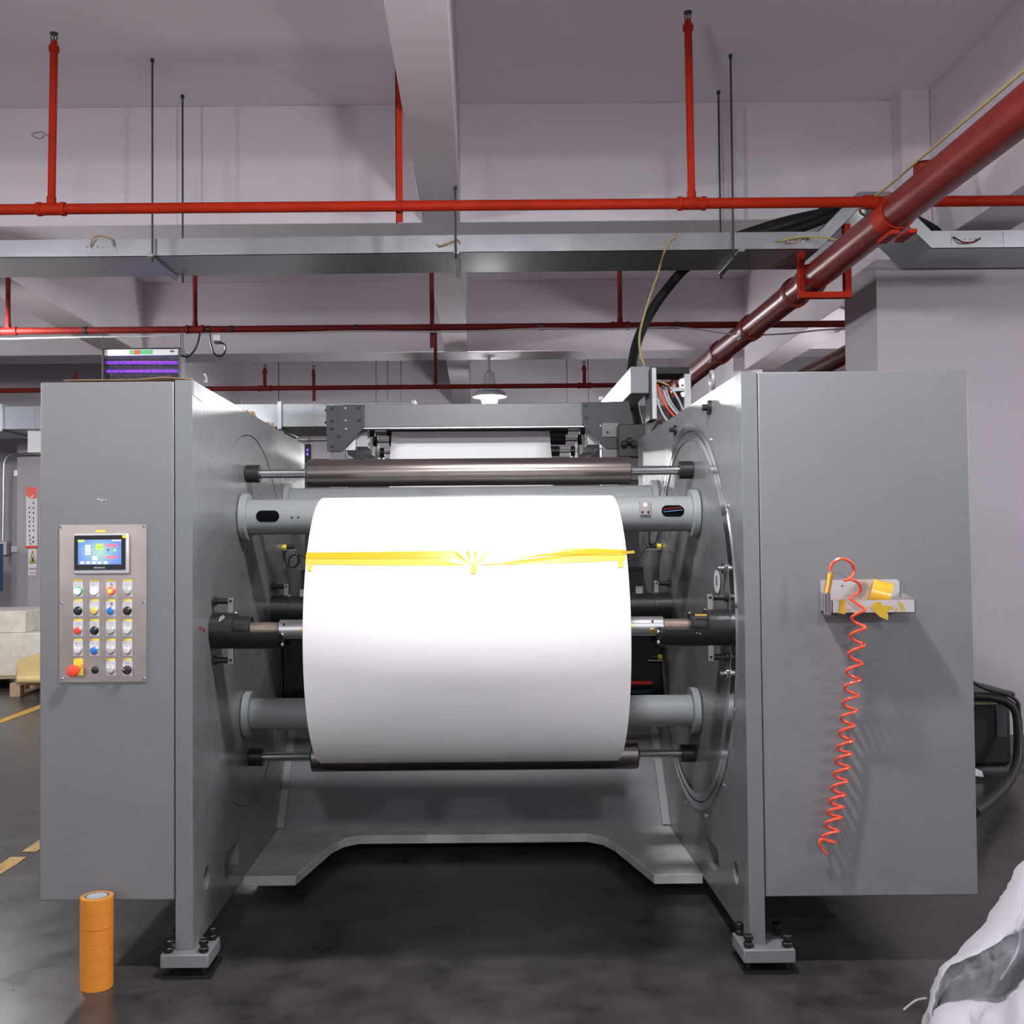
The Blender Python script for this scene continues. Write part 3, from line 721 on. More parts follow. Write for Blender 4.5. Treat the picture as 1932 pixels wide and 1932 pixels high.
tail = [at(1562, 1594, 3.47), at(1549, 1600, 3.475), at(1548, 1590, 3.47)]
tail = spline([hel[-1], at(1566, 1588, 3.455), at(1552, 1583, 3.46), at(1546, 1590, 3.465), at(1553, 1604, 3.47), at(1560, 1611, 3.475)], 8)[1:]
MB().tube(pts+hel+tail, .0048, 10).build('hose_coil', ORANGE, hs)
g0 = at(1567, 1080, 3.36); g1 = at(1560, 1118, 3.362); g2 = at(1561, 1160, 3.37)
MB().cyl(at(1566.5, 1075, 3.36), g0+Vector((0, 0, -.004)), .0045, n=12).build('hose_fitting', STEEL, hs)
dd = (g1-g0)
gm = MB(); gm.lathe(g0, dd, [(0, .007), (.003, .0098), (dd.length, .0098)], 20); gm.build('gold_coupling', GOLD, hs)
MB().lathe(g1, g2-g1, [(0, .0095), (.002, .0115), ((g2-g1).length-.002, .0125), ((g2-g1).length, .010)], 20).build('steel_sleeve', STEEL, hs)
p = at(1549, 1600, 3.472); MB().cyl(p+Vector((.004, 0, -.008)), p+Vector((-.001, 0, .010)), .006, n=10).build('hose_fitting', STEEL, hs)
# cardboard on the left cabinet
cb = []
n = 30
for j in range(9):
    row = []
    for i in range(n+1):
        x1 = -.966-(.02*abs(math.sin(j*2.3)) if j else 0)
        x = -1.40+i*((x1+1.40)/n); y = 3.503+j*.255
        zz = ZTL+.0025+(.0075*math.exp(-((x+1.06)/.055)**2)*math.exp(-((y-3.5)/.4)**2))+.0012*abs(math.sin(i*1.3+j*2))
        row.append(Vector((x, y, zz)))
    cb.append(row)
tag(MB().grid(cb).build('cardboard_sheet', CARD, solid=.002), 'brown cardboard sheet lying on top of the left cabinet', 'cardboard')
b = MB()
for yy, w, h in ((4.35, .05, .010), (4.43, .12, .020), (4.78, .06, .012), (4.87, .09, .022), (5.15, .04, .008), (5.55, .04, .012)):
    b.prism([(XL-.006, yy, ZTL+.004), (XL-.006, yy+w, ZTL+.004), (XL-.008, yy+w*.7, ZTL+.004+h), (XL-.007, yy+w*.2, ZTL+.004+h*.7)], (-.02, .01, 0))
tag(b.build('cardboard_shreds', CARD), 'torn brown cardboard bits along the top edge of left side plate', 'cardboard')
TAPEC = mat('clear_tape', (.35, .35, .36), .2, alpha=.5)
Yc = 3.62; p = Vector((XL+.0015, 3.5, ZTL))
tag(MB().prism([p+Vector((0, .01, -.003)), p+Vector((0, .17, -.003)), p+Vector((0, .16, -.06)), p+Vector((0, .01, -.05))], (.0008, 0, 0)).build('clear_tape', TAPEC), 'crinkled clear tape at the top front corner of left side plate', 'tape')
q = at(383, 722, 3.64)
tag(MB().grid([[q+Vector((.012*math.sin(i+j), .0, .016*j)) + Vector((.004*i, 0, 0)) for i in range(3)] for j in range(3)]).build('clear_tape', TAPEC, solid=.0008), 'curled clear tape end standing up from the left side plate', 'tape')

# ================================================================== REAR FRAME BEHIND THE PLATES
YF = 6.1
rf = thing('rear_roller_frame', 'grey steel roller frame with bolted gussets behind the side plates', 'machine', (0, 6.3, 0))
a = at(690, 762, YF); c = at(1102, 803, YF)
zb0 = at(900, 805, YF).z; zb1 = at(900, 761, YF).z
MB().box(-.80, .80, YF, YF+.13, zb0, zb1).build('cross_beam', PAINTD, rf, bev=.004)
MB().box(-.80, .80, YF-.004, YF+.02, zb0-.007, zb0-.001).build('beam_lip', GALV, rf)
def gusset(pts, holes, bolts, side):
    P3 = [at(x, y, YF-.012) for x, y in pts]
    g = MB().prism(P3, (0, .012, 0)).build('gusset_plate', GUSS, rf)
    for x, y in bolts:
        p = at(x, y, YF-.012); MB().cyl(p, p+Vector((0, -.008, 0)), .009, n=8, ch=.001).build('gusset_bolt', BOLT, g)
    for x, y, lit in holes:
        p = at(x, y, YF-.012); MB().cyl(p, p+Vector((0, -.0008, 0)), .005, n=8).build('bolt_hole_disc', WHITEP if lit else BOLT, g)  # surface discs: black paints hole shade, white paints light seen through
    return g
gusset([(615, 765.5), (687, 763), (687, 806), (645, 851), (617, 852)], [(639, 775, 0), (652, 770, 1), (639, 793, 0), (652, 793, 1), (653, 809, 1)],
       [(626, 771), (677, 770), (626, 795), (678, 793), (626, 809), (639, 824), (627, 842)], -1)
gusset([(1098, 759), (1186, 757), (1205, 846), (1145, 846), (1099, 801)], [(1132, 764, 0), (1132, 787, 0), (1133, 803, 1)], [(1106, 765), (1106, 788)], 1)
pm = MB(); 
for y in (774, 797): p = at(613, y, YF); pm.cyl(p, p+Vector((.012, 0, 0)), .008, n=8)
pm.build('side_bolt', BOLT, rf)
p = at(1152, 810, YF-.02); MB().prism([at(1136, 798, YF-.02), at(1167, 798, YF-.02), at(1167, 824, YF-.02), at(1136, 824, YF-.02)], (0, .008, 0)).build('small_plate', PAINTD, rf)
p = at(1146, 816, YF-.02); MB().cyl(p, p+Vector((0, -.006, 0)), .008, n=8).build('small_bolt', BOLT, rf)
# posts
for px0, px1 in ((622, 652), (1137, 1166)):
    a = at(px0, 852, YF); c = at(px1, 852, YF)
    MB().box(a.x, c.x, YF+.002, YF+.1, 0, zb0).build('frame_post', PAINTD, rf, bev=.004)
for px in (652, 1134):
    a = at(px, 846, YF+.05); MB().cyl((a.x, YF+.05, 0), (a.x, YF+.05, a.z), .010, n=12).build('bright_rod', STEEL, rf)
# side rails with roller lugs, rollers with black end caps
for s in (-1, 1):
    MB().box(min(s*.72, s*.80), max(s*.72, s*.80), 6.13, 8.2, 1.99, 2.068).build('side_rail', GALV, rf, bev=.003)
    for Y_, z_ in ((6.30, 2.12), (6.60, 2.10), (6.95, 2.08), (7.3, 2.07)):
        MB().prism([Vector((s*.66, Y_-.10, z_-.10)), Vector((s*.66, Y_+.10, z_-.10)), Vector((s*.66, Y_+.05, z_+.02)), Vector((s*.66, Y_-.10, z_+.02))], (s*.06, 0, 0)).build('bearing_lug', LUG, rf)
for Y_, z_, r in ((6.42, 2.135, .03), (6.60, 2.092, .034), (7.10, 2.064, .036)):
    ro = MB().cyl((-.56, Y_, z_), (.56, Y_, z_), r, n=24).build('idler_roller', BLACK, rf)
    for s in (-1, 1):
        MB().cyl((s*.55, Y_, z_), (s*.65, Y_, z_), .012, n=12).build('roller_shaft', STEEL, ro)
        MB().cyl((s*.635, Y_, z_), (s*.69, Y_, z_), .034, n=16).build('end_cap', BLACK, ro)
# lower body of the rear section
MB().box(-.9, .9, 6.9, 8.6, .1, 1.55).build('rear_body', PAINTD, rf, bev=.01)
MB().box(-.75, .75, 6.3, 6.34, .1, 1.5).build('dark_rear_sheet', BLKP, rf)  # black sheet added to darken the gap behind the posts
# aluminium housing rail with bright flank, on the right
a = at(1190, 742, 5.9); c = at(1223, 692, 5.9)
hr = MB().box(a.x, c.x, 5.9, 7.5, a.z, c.z).build('housing_rail', GALV, rf, bev=.004)
MB().box(a.x-.001, c.x+.001, 5.893, 5.9, a.z-.001, c.z+.001).build('end_plate', PAINT, hr, bev=.003)
p = at(1134, 754, 7.45); MB().cyl(p, p+Vector((0, 0, .02)), .012, n=10).build('rail_knob', WHITEP, hr)
# paper web
yw = 6.30
wt = [at(740, 800, yw+.14), at(1036, 799, yw+.14)]; wm = [at(737.5, 843, yw), at(1039, 842, yw)]; wb = [at(734, 880, yw-.03), at(1043, 879, yw-.03)]
wd = [Vector((wb[0].x, yw-.06, 1.55)), Vector((wb[1].x, yw-.06, 1.55))]
def wrow(p): return [p[0].lerp(p[1], i/10) for i in range(11)]
wt0 = [wt[0]+Vector((0, .05, .12)), wt[1]+Vector((0, .05, .12))]
tag(MB().grid([wrow(wt0), wrow(wt), wrow(wm), wrow(wb), wrow(wd)]).build('paper_web', WEB, solid=.0006, ang=3), 'white paper web running up between the rear rollers', 'paper')
# cable bracket with cables, right of the housing rail
cc = thing('cable_bracket', 'open metal bracket full of looped cables above the right side plate', 'bracket', at(1265, 800, 6.0))
def slab(x0, x1, y0, y1, Y, d, nm, m_):
    a = at(x0, y1, Y); c = at(x1, y0, Y); return MB().box(a.x, c.x, Y, Y+d, a.z, c.z).build(nm, m_, cc)
slab(1226, 1237, 692, 792, 5.95, .16, 'bracket_leg', GUSS); slab(1231, 1238, 694, 790, 5.94, .008, 'bracket_edge', GALV)
slab(1292, 1303, 696, 800, 5.95, .14, 'bracket_leg', GALV); slab(1238, 1301, 692, 705, 5.94, .22, 'bracket_top', RUBBER)
slab(1270, 1301, 731, 738, 5.97, .06, 'bracket_shelf', GALV)
slab(1262, 1303, 748, 800, 6.16, .02, 'bracket_back', BLACK)
def cable(pts, Y, r, m_, nm='looped_cable'): MB().tube(spline([at(x, y, Y) for x, y in pts], 8), r, 8).build(nm, m_, cc)
cable([(1240, 725), (1246, 745), (1258, 768), (1276, 790)], 5.98, .006, ORANGE)
cable([(1250, 728), (1256, 748), (1268, 770), (1284, 788)], 5.99, .007, GREYC)
cable([(1256, 730), (1263, 752), (1275, 772), (1288, 785)], 6.0, .005, GREYC)
cable([(1264, 730), (1275, 745), (1288, 770), (1294, 782)], 5.98, .006, GREYC)
cable([(1240, 752), (1246, 772), (1256, 790), (1270, 805)], 5.96, .006, GREYC)
cable([(1254, 728), (1262, 740), (1272, 765), (1281, 790)], 6.02, .006, RUBBER)
cable([(1280, 735), (1285, 750), (1291, 770)], 6.0, .006, RUBBER)
cable([(1239, 717), (1250, 722), (1262, 727)], 5.96, .005, YHOSE)
cable([(1228, 815), (1236, 805), (1244, 795), (1250, 805)], 5.92, .006, RUBBER); cable([(1240, 800), (1246, 795), (1252, 790)], 5.92, .005, REDB)
slab(1226, 1234, 812, 819, 5.93, .02, 'blue_connector', BLUEB)
for (x, y) in ((1252, 730), (1262, 731), (1288, 727)): slab(x-2, x+2, y-2, y+2, 5.95, .02, 'cable_clip', GUSS)
# dark mounting block below
a = at(1168, 862, 5.95); c = at(1204, 800, 5.95)
MB().box(a.x, c.x+.04, 5.95, 6.05, a.z, c.z).build('mounting_block', BLACK, rf, bev=.004)
for k, (x, y) in enumerate(((1178, 838), (1188, 832), (1196, 838))): MB().ball(at(x, y, 5.93), .022, 10).build('hose_joint', RUBBER, rf)

# ================================================================== RED SPRINKLER PIPES
ZP = 3.16
def pipe_line(name, label, Y, x0, x1, r, m_, tees, ups, brackets, zl=None, sleeves=()):
    a = zl or ZP
    t = thing(name, label, 'pipe', ((x0+x1)/2, Y, a))
    MB().cyl((x0, Y, a), (x1, Y, a), r, n=24).build('pipe_run', m_, t)
    for x in tees:
        MB().lathe((x-.075, Y, a), (1, 0, 0), [(0, r*1.05), (.002, r*1.3), (.022, r*1.32), (.026, r*1.16), (.124, r*1.16), (.128, r*1.32), (.148, r*1.3), (.15, r*1.05)], 20).cyl((x, Y, a), (x, Y, a+r*2.3), r*.86, n=16).build('pipe_tee', m_, t)
    for x, zt_, dx, rr, head in ups:
        u = MB().cyl((x, Y, a), (x+dx, Y, zt_), rr, n=16).build('riser', m_, t)
        if head:
            MB().lathe((x+dx, Y, zt_), (0, 0, 1), [(-.03, rr*1.1), (-.025, rr*1.35), (0, rr*1.35), (.01, rr*.9), (.03, rr*.8)], 14).build('reducer', m_, u)
            h = MB(); zz = zt_+.03
            h.tube(spline([(x+dx-.010, Y, zz), (x+dx-.016, Y, zz+.018), (x+dx-.008, Y, zz+.036)], 4), .0035, 5)
            h.tube(spline([(x+dx+.010, Y, zz), (x+dx+.016, Y, zz+.018), (x+dx+.008, Y, zz+.036)], 4), .0035, 5)
            h.cyl((x+dx, Y, zz), (x+dx, Y, zz+.036), .004, n=6).cyl((x+dx, Y, zz+.036), (x+dx, Y, zz+.041), .022, n=12)
            h.build('sprinkler_head', GUSS, u)
    for x, ztop, zbot in brackets:
        b = MB(); b.box(x-.018, x+.018, Y+r, Y+r+.004, zbot, ztop).box(x-.018, x-.014, Y+r, Y+r+.036, zbot, ztop)
        bb = b.build('pipe_bracket', m_, t)
        MB().tube([Vector((x+.01, Y+(r+.003)*math.cos(an), a+(r+.003)*math.sin(an))) for an in [PI*.3+k*2*PI*.7/12 for k in range(13)]], .004, 5).build('u_bolt', m_, bb)
    for x in sleeves:
        MB().cyl((x-.015, Y, a), (x+.015, Y, a), r*1.14, n=18).build('cable_tie', BLKP, t)
    return t
Y_1, Y_2, Y_3 = 5.37, 8.4, 11.34
X_ = lambda px, py, Y: at(px, py, Y).x
zp1 = at(966, 387, Y_1).z; zp2 = at(900, 617, Y_2).z; zp3 = at(800, 730, Y_3).z
pipe_line('sprinkler_pipe', 'bright red sprinkler pipe nearest the camera crossing under the ceiling', Y_1, -3.6, 4.2, .0275, RED,
          [X_(97, 408, Y_1), X_(1305, 384, Y_1)],
          [(X_(97, 408, Y_1), at(106, 88, Y_1).z, .012, .020, True), (X_(1305, 384, Y_1), at(1296, 48, Y_1).z, -.006, .020, True)],
          [(-.398, ZB+.42, at(768, 416, Y_1).z)], zp1)
pipe_line('sprinkler_pipe', 'dark red sprinkler pipe passing behind the cable tray', Y_2, -6.5, at(1662, 606, Y_2).x+.9, .027, REDB,
          [X_(15, 632, Y_2), X_(368, 622, Y_2), X_(1170, 610, Y_2)],
          [(X_(15, 632, Y_2), 3.95, 0, .019, True), (X_(368, 622, Y_2), 3.95, 0, .019, True), (X_(1170, 610, Y_2), 3.95, 0, .019, True)],
          [(X_(815, 617, Y_2), ZB+.3, at(815, 655, Y_2).z)], zp2, [X_(161, 630, Y_2), X_(394, 622, Y_2), X_(437, 622, Y_2), X_(672, 619, Y_2), X_(1021, 614, Y_2), X_(1278, 610, Y_2)])
pipe_line('sprinkler_pipe', 'farthest red sprinkler pipe crossing behind the pendant lamp level', Y_3, -9, 2.3, .026, REDB,
          [X_(500, 731, Y_3), X_(1102, 722, Y_3), X_(143, 740, Y_3)],
          [(X_(500, 731, Y_3), at(500, 700, Y_3).z, 0, .022, True), (X_(1102, 722, Y_3), at(1102, 694, Y_3).z, 0, .022, True), (X_(143, 740, Y_3), at(143, 708, Y_3).z, 0, .022, True), (X_(592, 730, Y_3), at(592, 702, Y_3).z, 0, .018, True)],
          [(X_(822, 728, Y_3), ZB+.1, at(822, 730, Y_3).z), (X_(592, 760, Y_3), at(592, 702, Y_3).z, at(592, 756, Y_3).z)], zp3)
tag(MB().tube(spline([at(x, y, Y_1-.02) for x, y in ((95, 260), (88, 254), (80, 249), (70, 250), (60, 254), (70, 261), (80, 260), (84, 254))], 6), .0022, 5).build('loose_wire', GUSS), 'thin loose wire curl tied to the left riser of the near red pipe', 'wire')
# thick main pipe running away from the camera
XM, ZM, RM = 2.18, 3.13, .09
mp_ = thing('fire_main_pipe', 'thick dark red fire main pipe running diagonally at upper right', 'pipe', (XM, 7, ZM))
MB().cyl((XM, 2.2, ZM), (XM, 11.34, ZM), RM, n=40).build('main_pipe', REDD, mp_)
MB().lathe((XM, 11.2, ZM), (0, 1, 0), [(0, RM*1.1), (.3, RM*1.1), (.32, RM*.7)], 28).build('pipe_end', RED, mp_)
for Yc, L in ((8.2, .10), (9.25, .12), (10.9, .10), (7.05, .06), (6.72, .05)):
    cpl = MB().lathe((XM, Yc-L/2, ZM), (0, 1, 0), [(0, RM*1.02), (.008, RM*1.16), (L-.008, RM*1.16), (L, RM*1.02)], 32).build('pipe_coupling', REDD, mp_)
    if L > .07:
        for s in (-1, 1): MB().cyl((XM+s*(RM+.025)*.75, Yc-.06, ZM+s*(RM+.025)*.7), (XM+s*(RM+.025)*.75, Yc+.06, ZM+s*(RM+.025)*.7), .014, n=8).build('coupling_bolt', GUSS, cpl)
# saddle tee where the near pipe joins
cpl = MB().lathe((XM, Y_1-.07, ZM), (0, 1, 0), [(0, RM*1.01), (.004, RM*1.08), (.136, RM*1.08), (.14, RM*1.01)], 32).build('saddle_clamp', RED, mp_)
for s in (-1, 1): MB().cyl((XM+s*RM, Y_1, zp1), (XM+s*(RM+.07), Y_1, zp1), .036, n=18).build('saddle_socket', RED, cpl)
for dx, dz in ((.06, -.115), (-.03, -.12)): MB().bar((XM+dx, Y_1-.09, ZM+dz), (XM+dx, Y_1+.09, ZM+dz), .045, .02).build('saddle_lug', RED, cpl)
MB().lathe((XM-.02, 4.95, ZM+.05), (0, 0, 1), [(0, .05), (.06, .05), (.062, .04)], 14).build('saddle_boss', REDD, mp_)
# hanger frame round the main pipe
Yh = 6.62
hf = MB(); a = at(1516, 563, Yh); c = at(1604, 500, Yh)
xa, xb = a.x, c.x; za = a.z
w = .045
xa -= .03
hf.box(xa, xb, Yh-.02, Yh+.03, za, za+w*.85).box(xa, xa+w*.8, Yh-.02, Yh+.03, za+w*.85, 3.282).box(xb-w*.9, xb, Yh-.02, Yh+.03, za+w*.85, 3.282+max(0, xb-w*.9-2.18))
hf.build('hanger_frame', RED, mp_)
# a second dark main pipe in the bay on the right
m2 = thing('far_main_pipe', 'dark red main pipe under the right beam in the shadowed far bay', 'pipe', (3.42, 11, 3.16))
MB().cyl((3.42, 8.35, 3.16), (3.42, 16, 3.16), .085, n=24).build('main_pipe', REDB, m2)
MB().box(3.26, 3.30, 9.0, 9.05, 3.06, 3.449).box(3.54, 3.58, 9.0, 9.05, 3.06, ZC).box(3.26, 3.58, 9.0, 9.05, 3.02, 3.06).build('hanger_frame', REDB, m2)

# ================================================================== CABLE TRAY
TY0, TY1, TZ = 6.55, 7.03, 3.283
TH_ = .108
tray2 = thing('cable_tray', 'long galvanised cable tray hung from threaded rods under the ceiling', 'cable tray', (-1, 6.8, TZ))
def tray_piece(x0, z0, x1, z1, name='tray_section', m_=GALV):
    b = MB()
    def quad(y0, y1, lo, hi):
        vs = [(x0, y0, z0+lo), (x1, y0, z1+lo), (x1, y0, z1+hi), (x0, y0, z0+hi), (x0, y1, z0+lo), (x1, y1, z1+lo), (x1, y1, z1+hi), (x0, y1, z0+hi)]
        b.add(vs, [(0, 1, 2, 3), (7, 6, 5, 4), (0, 4, 5, 1), (1, 5, 6, 2), (2, 6, 7, 3), (3, 7, 4, 0)])
    quad(TY0, TY0+.004, 0, TH_); quad(TY1-.004, TY1, 0, TH_); quad(TY0, TY1, 0, .004); quad(TY0-.002, TY1+.002, TH_, TH_+.004)
    return b.build(name, m_, tray2)
joints = [at(190, 478, TY0).x, at(842, 467, TY0).x, at(1500, 460, TY0).x]
xs = [-6.5, joints[0], joints[1], joints[2], 2.18]
zl_ = TZ; zs = [at(-600, 500, TY0).z*0+TZ-.004, TZ-.008, TZ+.0, TZ+.002, TZ]
for i in range(4): tray_piece(xs[i]+.001, zs[i], xs[i+1]-.001, zs[i+1])
tray_piece(2.18, TZ, 2.435, TZ+.255); tray_piece(2.435, TZ+.255, 2.64, TZ+.255); tray_piece(2.64, TZ+.255, 2.895, TZ); tray_piece(2.895, TZ, 3.35, TZ); tray_piece(3.352, TZ, 6.0, TZ)
def joint_plate(x, mirror=False):
    jp = MB().box(x-.10, x+.10, TY0-.003, TY0, TZ+.01, TZ+.085).build('splice_plate', GALV, tray2)
    for k in range(6):
        xx = x-.085+k*.034; MB().lathe((xx, TY0-.003, TZ+.055), (0, -1, 0), [(0, .007), (.003, .006), (.005, .002)], 8).build('splice_bolt', STEEL, jp)
    return jp
for i, x in enumerate(joints):
    jp = joint_plate(x)
    w_ = spline([(x-.06, TY0-.01, TZ+.05), (x-.04, TY0-.03, TZ+.10 if i == 0 else TZ+.035), (x+.01, TY0-.035, TZ+.115 if i == 0 else TZ+.05), (x+.07, TY0-.02, TZ+.10 if i == 0 else TZ+.075), (x+.09, TY0-.01, TZ+.055)], 6)
    MB().tube(w_, .005, 6).build('earth_strap', CARD, jp)
jp = joint_plate(3.12); MB().tube(spline([(3.03, TY0-.01, TZ+.07), (3.08, TY0-.03, TZ+.03), (3.15, TY0-.03, TZ+.03), (3.2, TY0-.01, TZ+.06)], 6), .005, 6).build('earth_strap', REDB, jp)
rods = [(295, 107, 280, 515, TY0-.03, ZC), (347, 168, 342, 470, TY1+.02, ZC), (855, 335, 864, 528, TY0-.05, ZB), (1377, 90, 1385, 490, TY0-.02, ZC), (1352, 153, 1363, 470, TY1+.03, ZC)]
for px, py, px2, py2, Y, zt_ in rods:
    a = at(px, py, Y); c = at(px2, py2, Y)
    x_ = (a.x+c.x)/2
    h = MB().cyl((x_, Y, TZ-.05), (x_, Y, zt_), .0065, n=8).build('hanger_rod', GUSS, tray2)
    MB().cyl((x_, Y, zt_-.02), (x_, Y, zt_), .013, n=6).build('anchor_nut', GUSS, h)
for px in (310, 863, 1378):
    x_ = at(px, 500, 6.8).x
    MB().box(x_-.02, x_+.02, TY0-.05, TY1+.05, TZ-.024, TZ-.002).build('support_strut', GALV, tray2, bev=.003)
# black conduits running over the tray and down to the machine
def freetube(name, label, cat, pts, r, m_, n=10, grp=None):
    return tag(MB().tube(spline(pts, 10), r, n).build(name, m_), label, cat, grp)
freetube('black_conduit', 'thick black corrugated conduit curving down from tray to the rear frame', 'conduit', [(1.02, 6.5, 2.1), (1.0, 6.7, 2.42), at(1196, 670, 7.1), at(1212, 620, 7.2), at(1240, 570, 7.22), at(1275, 525, 7.2), at(1300, 500, 7.17), at(1340, 465, 7.12), at(1400, 443, 7.1), at(1480, 418, 7.1), at(1570, 398, 7.12)], .034, RUBBER, 12)
for k, (dy, dz) in enumerate(((.0, .0), (.07, -.055))):
    freetube('black_conduit', ['upper black cable bundle rising over the cable tray at right', 'lower black cable bundle rising over the cable tray at right'][k], 'conduit',
             [at(1370, 455+12*k, 6.86+dy), at(1440, 436+14*k, 6.84), at(1520, 413+14*k, 6.82), (2.44, 6.8, 3.66+dz), (2.64, 6.8, 3.66+dz), at(1765, 436+8*k, 6.86), (3.0, 6.86, 3.41-.02*k), (3.2, 6.88, 3.40-.02*k), (3.6, 6.9, 3.36)], .032, RUBBER, 12, 'black cable bundles over the tray')
# yellow air hoses
freetube('air_hose', 'thin clear yellow air hose hanging from tray to the housing rail', 'hose', [at(1216, 690, 6.0), at(1209, 668, 6.1), at(1206, 640, 6.2), at(1211, 610, 6.3), at(1226, 560, 6.42), at(1240, 520, 6.48), at(1252, 480, 6.48), at(1262, 455, 6.5), at(1275, 445, 6.54), (1.28, 6.66, TZ+TH_+.02), (1.4, 6.8, TZ+TH_+.02)], .0068, YHOSE, 8)
freetube('air_hose', 'thin yellow air hose lying along the tray end and the thick red pipe', 'hose', [at(1470, 455, 6.53), at(1510, 447, 6.5), at(1560, 449, 6.45), at(1600, 458, 6.4), at(1632, 456, 6.3), at(1655, 440, 6.1), at(1672, 418, 5.9), (2.07, 5.55, 3.205), (2.10, 5.2, 3.23), (2.11, 4.7, 3.235), (2.12, 4.0, 3.235), (2.12, 3.2, 3.235)], .0068, YHOSE, 8)
# white cord sagging below the second pipe
cpts = []
for i, (px, py) in enumerate([(-20, 640), (161, 636), (270, 635), (394, 630), (550, 628), (672, 625), (860, 626), (1021, 620), (1150, 621), (1278, 618), (1390, 631), (1480, 630), (1560, 622), (1650, 621), (1700, 622)]): cpts.append(at(px, py, Y_2-.05))
freetube('sagging_cord', 'thin white cord sagging below the second red pipe', 'cord', cpts, .007, CORD, 6)

# ================================================================== INSECT KILLER LAMPS
Yz = 8.25
z_ = thing('insect_killer', 'large insect killer lamp with two violet tubes hanging above left cabinet', 'insect killer', at(268, 690, Yz))
def zb(x0, x1, y0, y1, d0, d1, nm, m_, par=None, **k):
    a = at(x0, y1, Yz); c = at(x1, y0, Yz); return MB().box(a.x, c.x, Yz+d0, Yz+d1, a.z, c.z).build(nm, m_, par or z_, **k)
tp = zb(197, 338, 658.5, 672, -.01, .09, 'lamp_housing', WHITEP, bev=.004)
zb(194, 342, 656.5, 659, -.02, .10, 'top_edge', BLKP)
zb(193.5, 197, 657, 732, -.02, .10, 'side_frame', BLKP); zb(337.5, 342.5, 657, 732, -.02, .10, 'side_frame', BLKP)
zb(195, 341, 717, 732, -.01, .09, 'catch_tray', GUSS)
zb(245, 288, 660.5, 669, -.012, -.0095, 'green_label', mat('green_label', (.10, .42, .18), .5), tp); zb(254, 264, 661, 668.5, -.0135, -.0115, 'red_label', REDP, tp)
zb(322, 329, 661.5, 665, -.012, -.0095, 'maker_badge', INK, tp)
zb(197, 338, 673, 717, .085, .09, 'rear_mesh', mat('dim_mesh', (.08, .075, .08), .6))
for y in (684, 700.5):
    a = at(202, y, Yz+.045); c = at(336, y, Yz+.045); MB().cyl(a, c, .0135, n=14).build('violet_tube', UVM, z_)
gw = MB()
for i in range(13):
    y = 674+i*3.5; a = at(197, y, Yz-.012); c = at(338, y, Yz-.012); gw.bar(a, c, .0035, .0035)
for i in range(12):
    x = 199+i*12.2; a = at(x, 672, Yz-.016); c = at(x, 717, Yz-.016); gw.bar(a, c, .0035, .0035, (0, 1, 0))
g_ = gw.build('guard_grid', BLKP, z_); g_['kind'] = 'stuff'
for px in (194, 341, 345):
    a = at(px, 657, Yz+.04); MB().cyl(a, (a.x, a.y, zp2), .003, n=5).build('hanging_wire', GUSS, z_)
MB().tube(spline([at(342, 671, Yz), at(354, 673, Yz), at(366, 662, Yz), at(374, 645, Yz), at(377, 630, Yz+.06)], 8), .008, 6).build('power_cord', BLKP, z_)
pl_ = thing('plug_and_cord', 'black plug with looped cord hanging from a socket on the second pipe', 'plug', at(410, 650, Y_2-.06))
MB().tube(spline([at(395, 630, Y_2-.05), at(398, 650, Y_2-.05), at(405, 668, Y_2-.05), at(417, 672, Y_2-.05), at(425, 662, Y_2-.05), at(423, 650, Y_2-.05), at(415, 646, Y_2-.05)], 8), .008, 6).build('cord_loop', BLKP, pl_)
a = at(411, 646, Y_2-.05); MB().box(a.x-.03, a.x+.02, a.y-.02, a.y+.02, a.z-.012, a.z+.012).build('plug', BLKP, pl_, bev=.004)
a = at(410, 638, Y_2-.04); MB().box(a.x-.035, a.x+.03, a.y-.01, a.y+.05, a.z-.03, a.z+.03).build('socket_box', WHITEP, pl_, bev=.004)
Yq = 11.9; a = at(575, 872, Yq); c = at(587, 838, Yq)
z2 = thing('insect_killer', 'tiny far insect killer with violet glow beyond the left side plate', 'insect killer', a)
MB().box(a.x, c.x, Yq, Yq+.14, a.z, c.z).build('lamp_housing', RUBBER, z2)
for dy in (.04, .10): MB().cyl(((a.x+c.x)/2, Yq+dy, c.z), ((a.x+c.x)/2, Yq+dy, 2.78), .003, n=5).build('hanging_wire', GUSS, z2)
for y in (849, 857): p = at(580, y, Yq-.003); MB().box(p.x-.012, p.x+.012, Yq-.006, Yq, p.z-.014, p.z+.014).build('violet_tube', UVM2, z2)

# ================================================================== GALVANISED AIR DUCT
YD = 11.7
dz1 = at(480, 762, YD).z; dz0 = at(480, 806, YD).z
du = thing('air_duct', 'galvanised rectangular air duct crossing the hall behind the left cabinet', 'duct', (-3, YD+.5, dz0))
edges = [-8.5, at(2, 800, YD).x, at(250, 800, YD).x, at(528, 790, YD).x, at(780, 780, YD).x]
for x0, x1 in zip(edges, edges[1:]):
    MB().box(x0+.02, x1-.02, YD, YD+1.0, dz0, dz1).build('duct_section', GALVD, du, bev=.004)
    for k in range(1, 4):
        xx = x0+(x1-x0)*k/4; MB().box(xx-.006, xx+.006, YD-.006, YD+1.0, dz0-.004, dz1+.004).build('stiffening_rib', GALVD, du)
for x in edges:
    MB().box(x-.025, x+.025, YD-.025, YD+1.02, dz0-.025, dz1+.025).build('duct_flange', GALV, du, bev=.003)
for px in (526, 710, 1070, 1110, 732, 757):
    a = at(px, 757, 12.68); h = MB().cyl((a.x, 12.68, dz1), (a.x, 12.68, ZC), .006, n=6)
    h.build('hanger_rod', GUSS, du)
a = at(45, 852, YD); c = at(110, 824, YD)
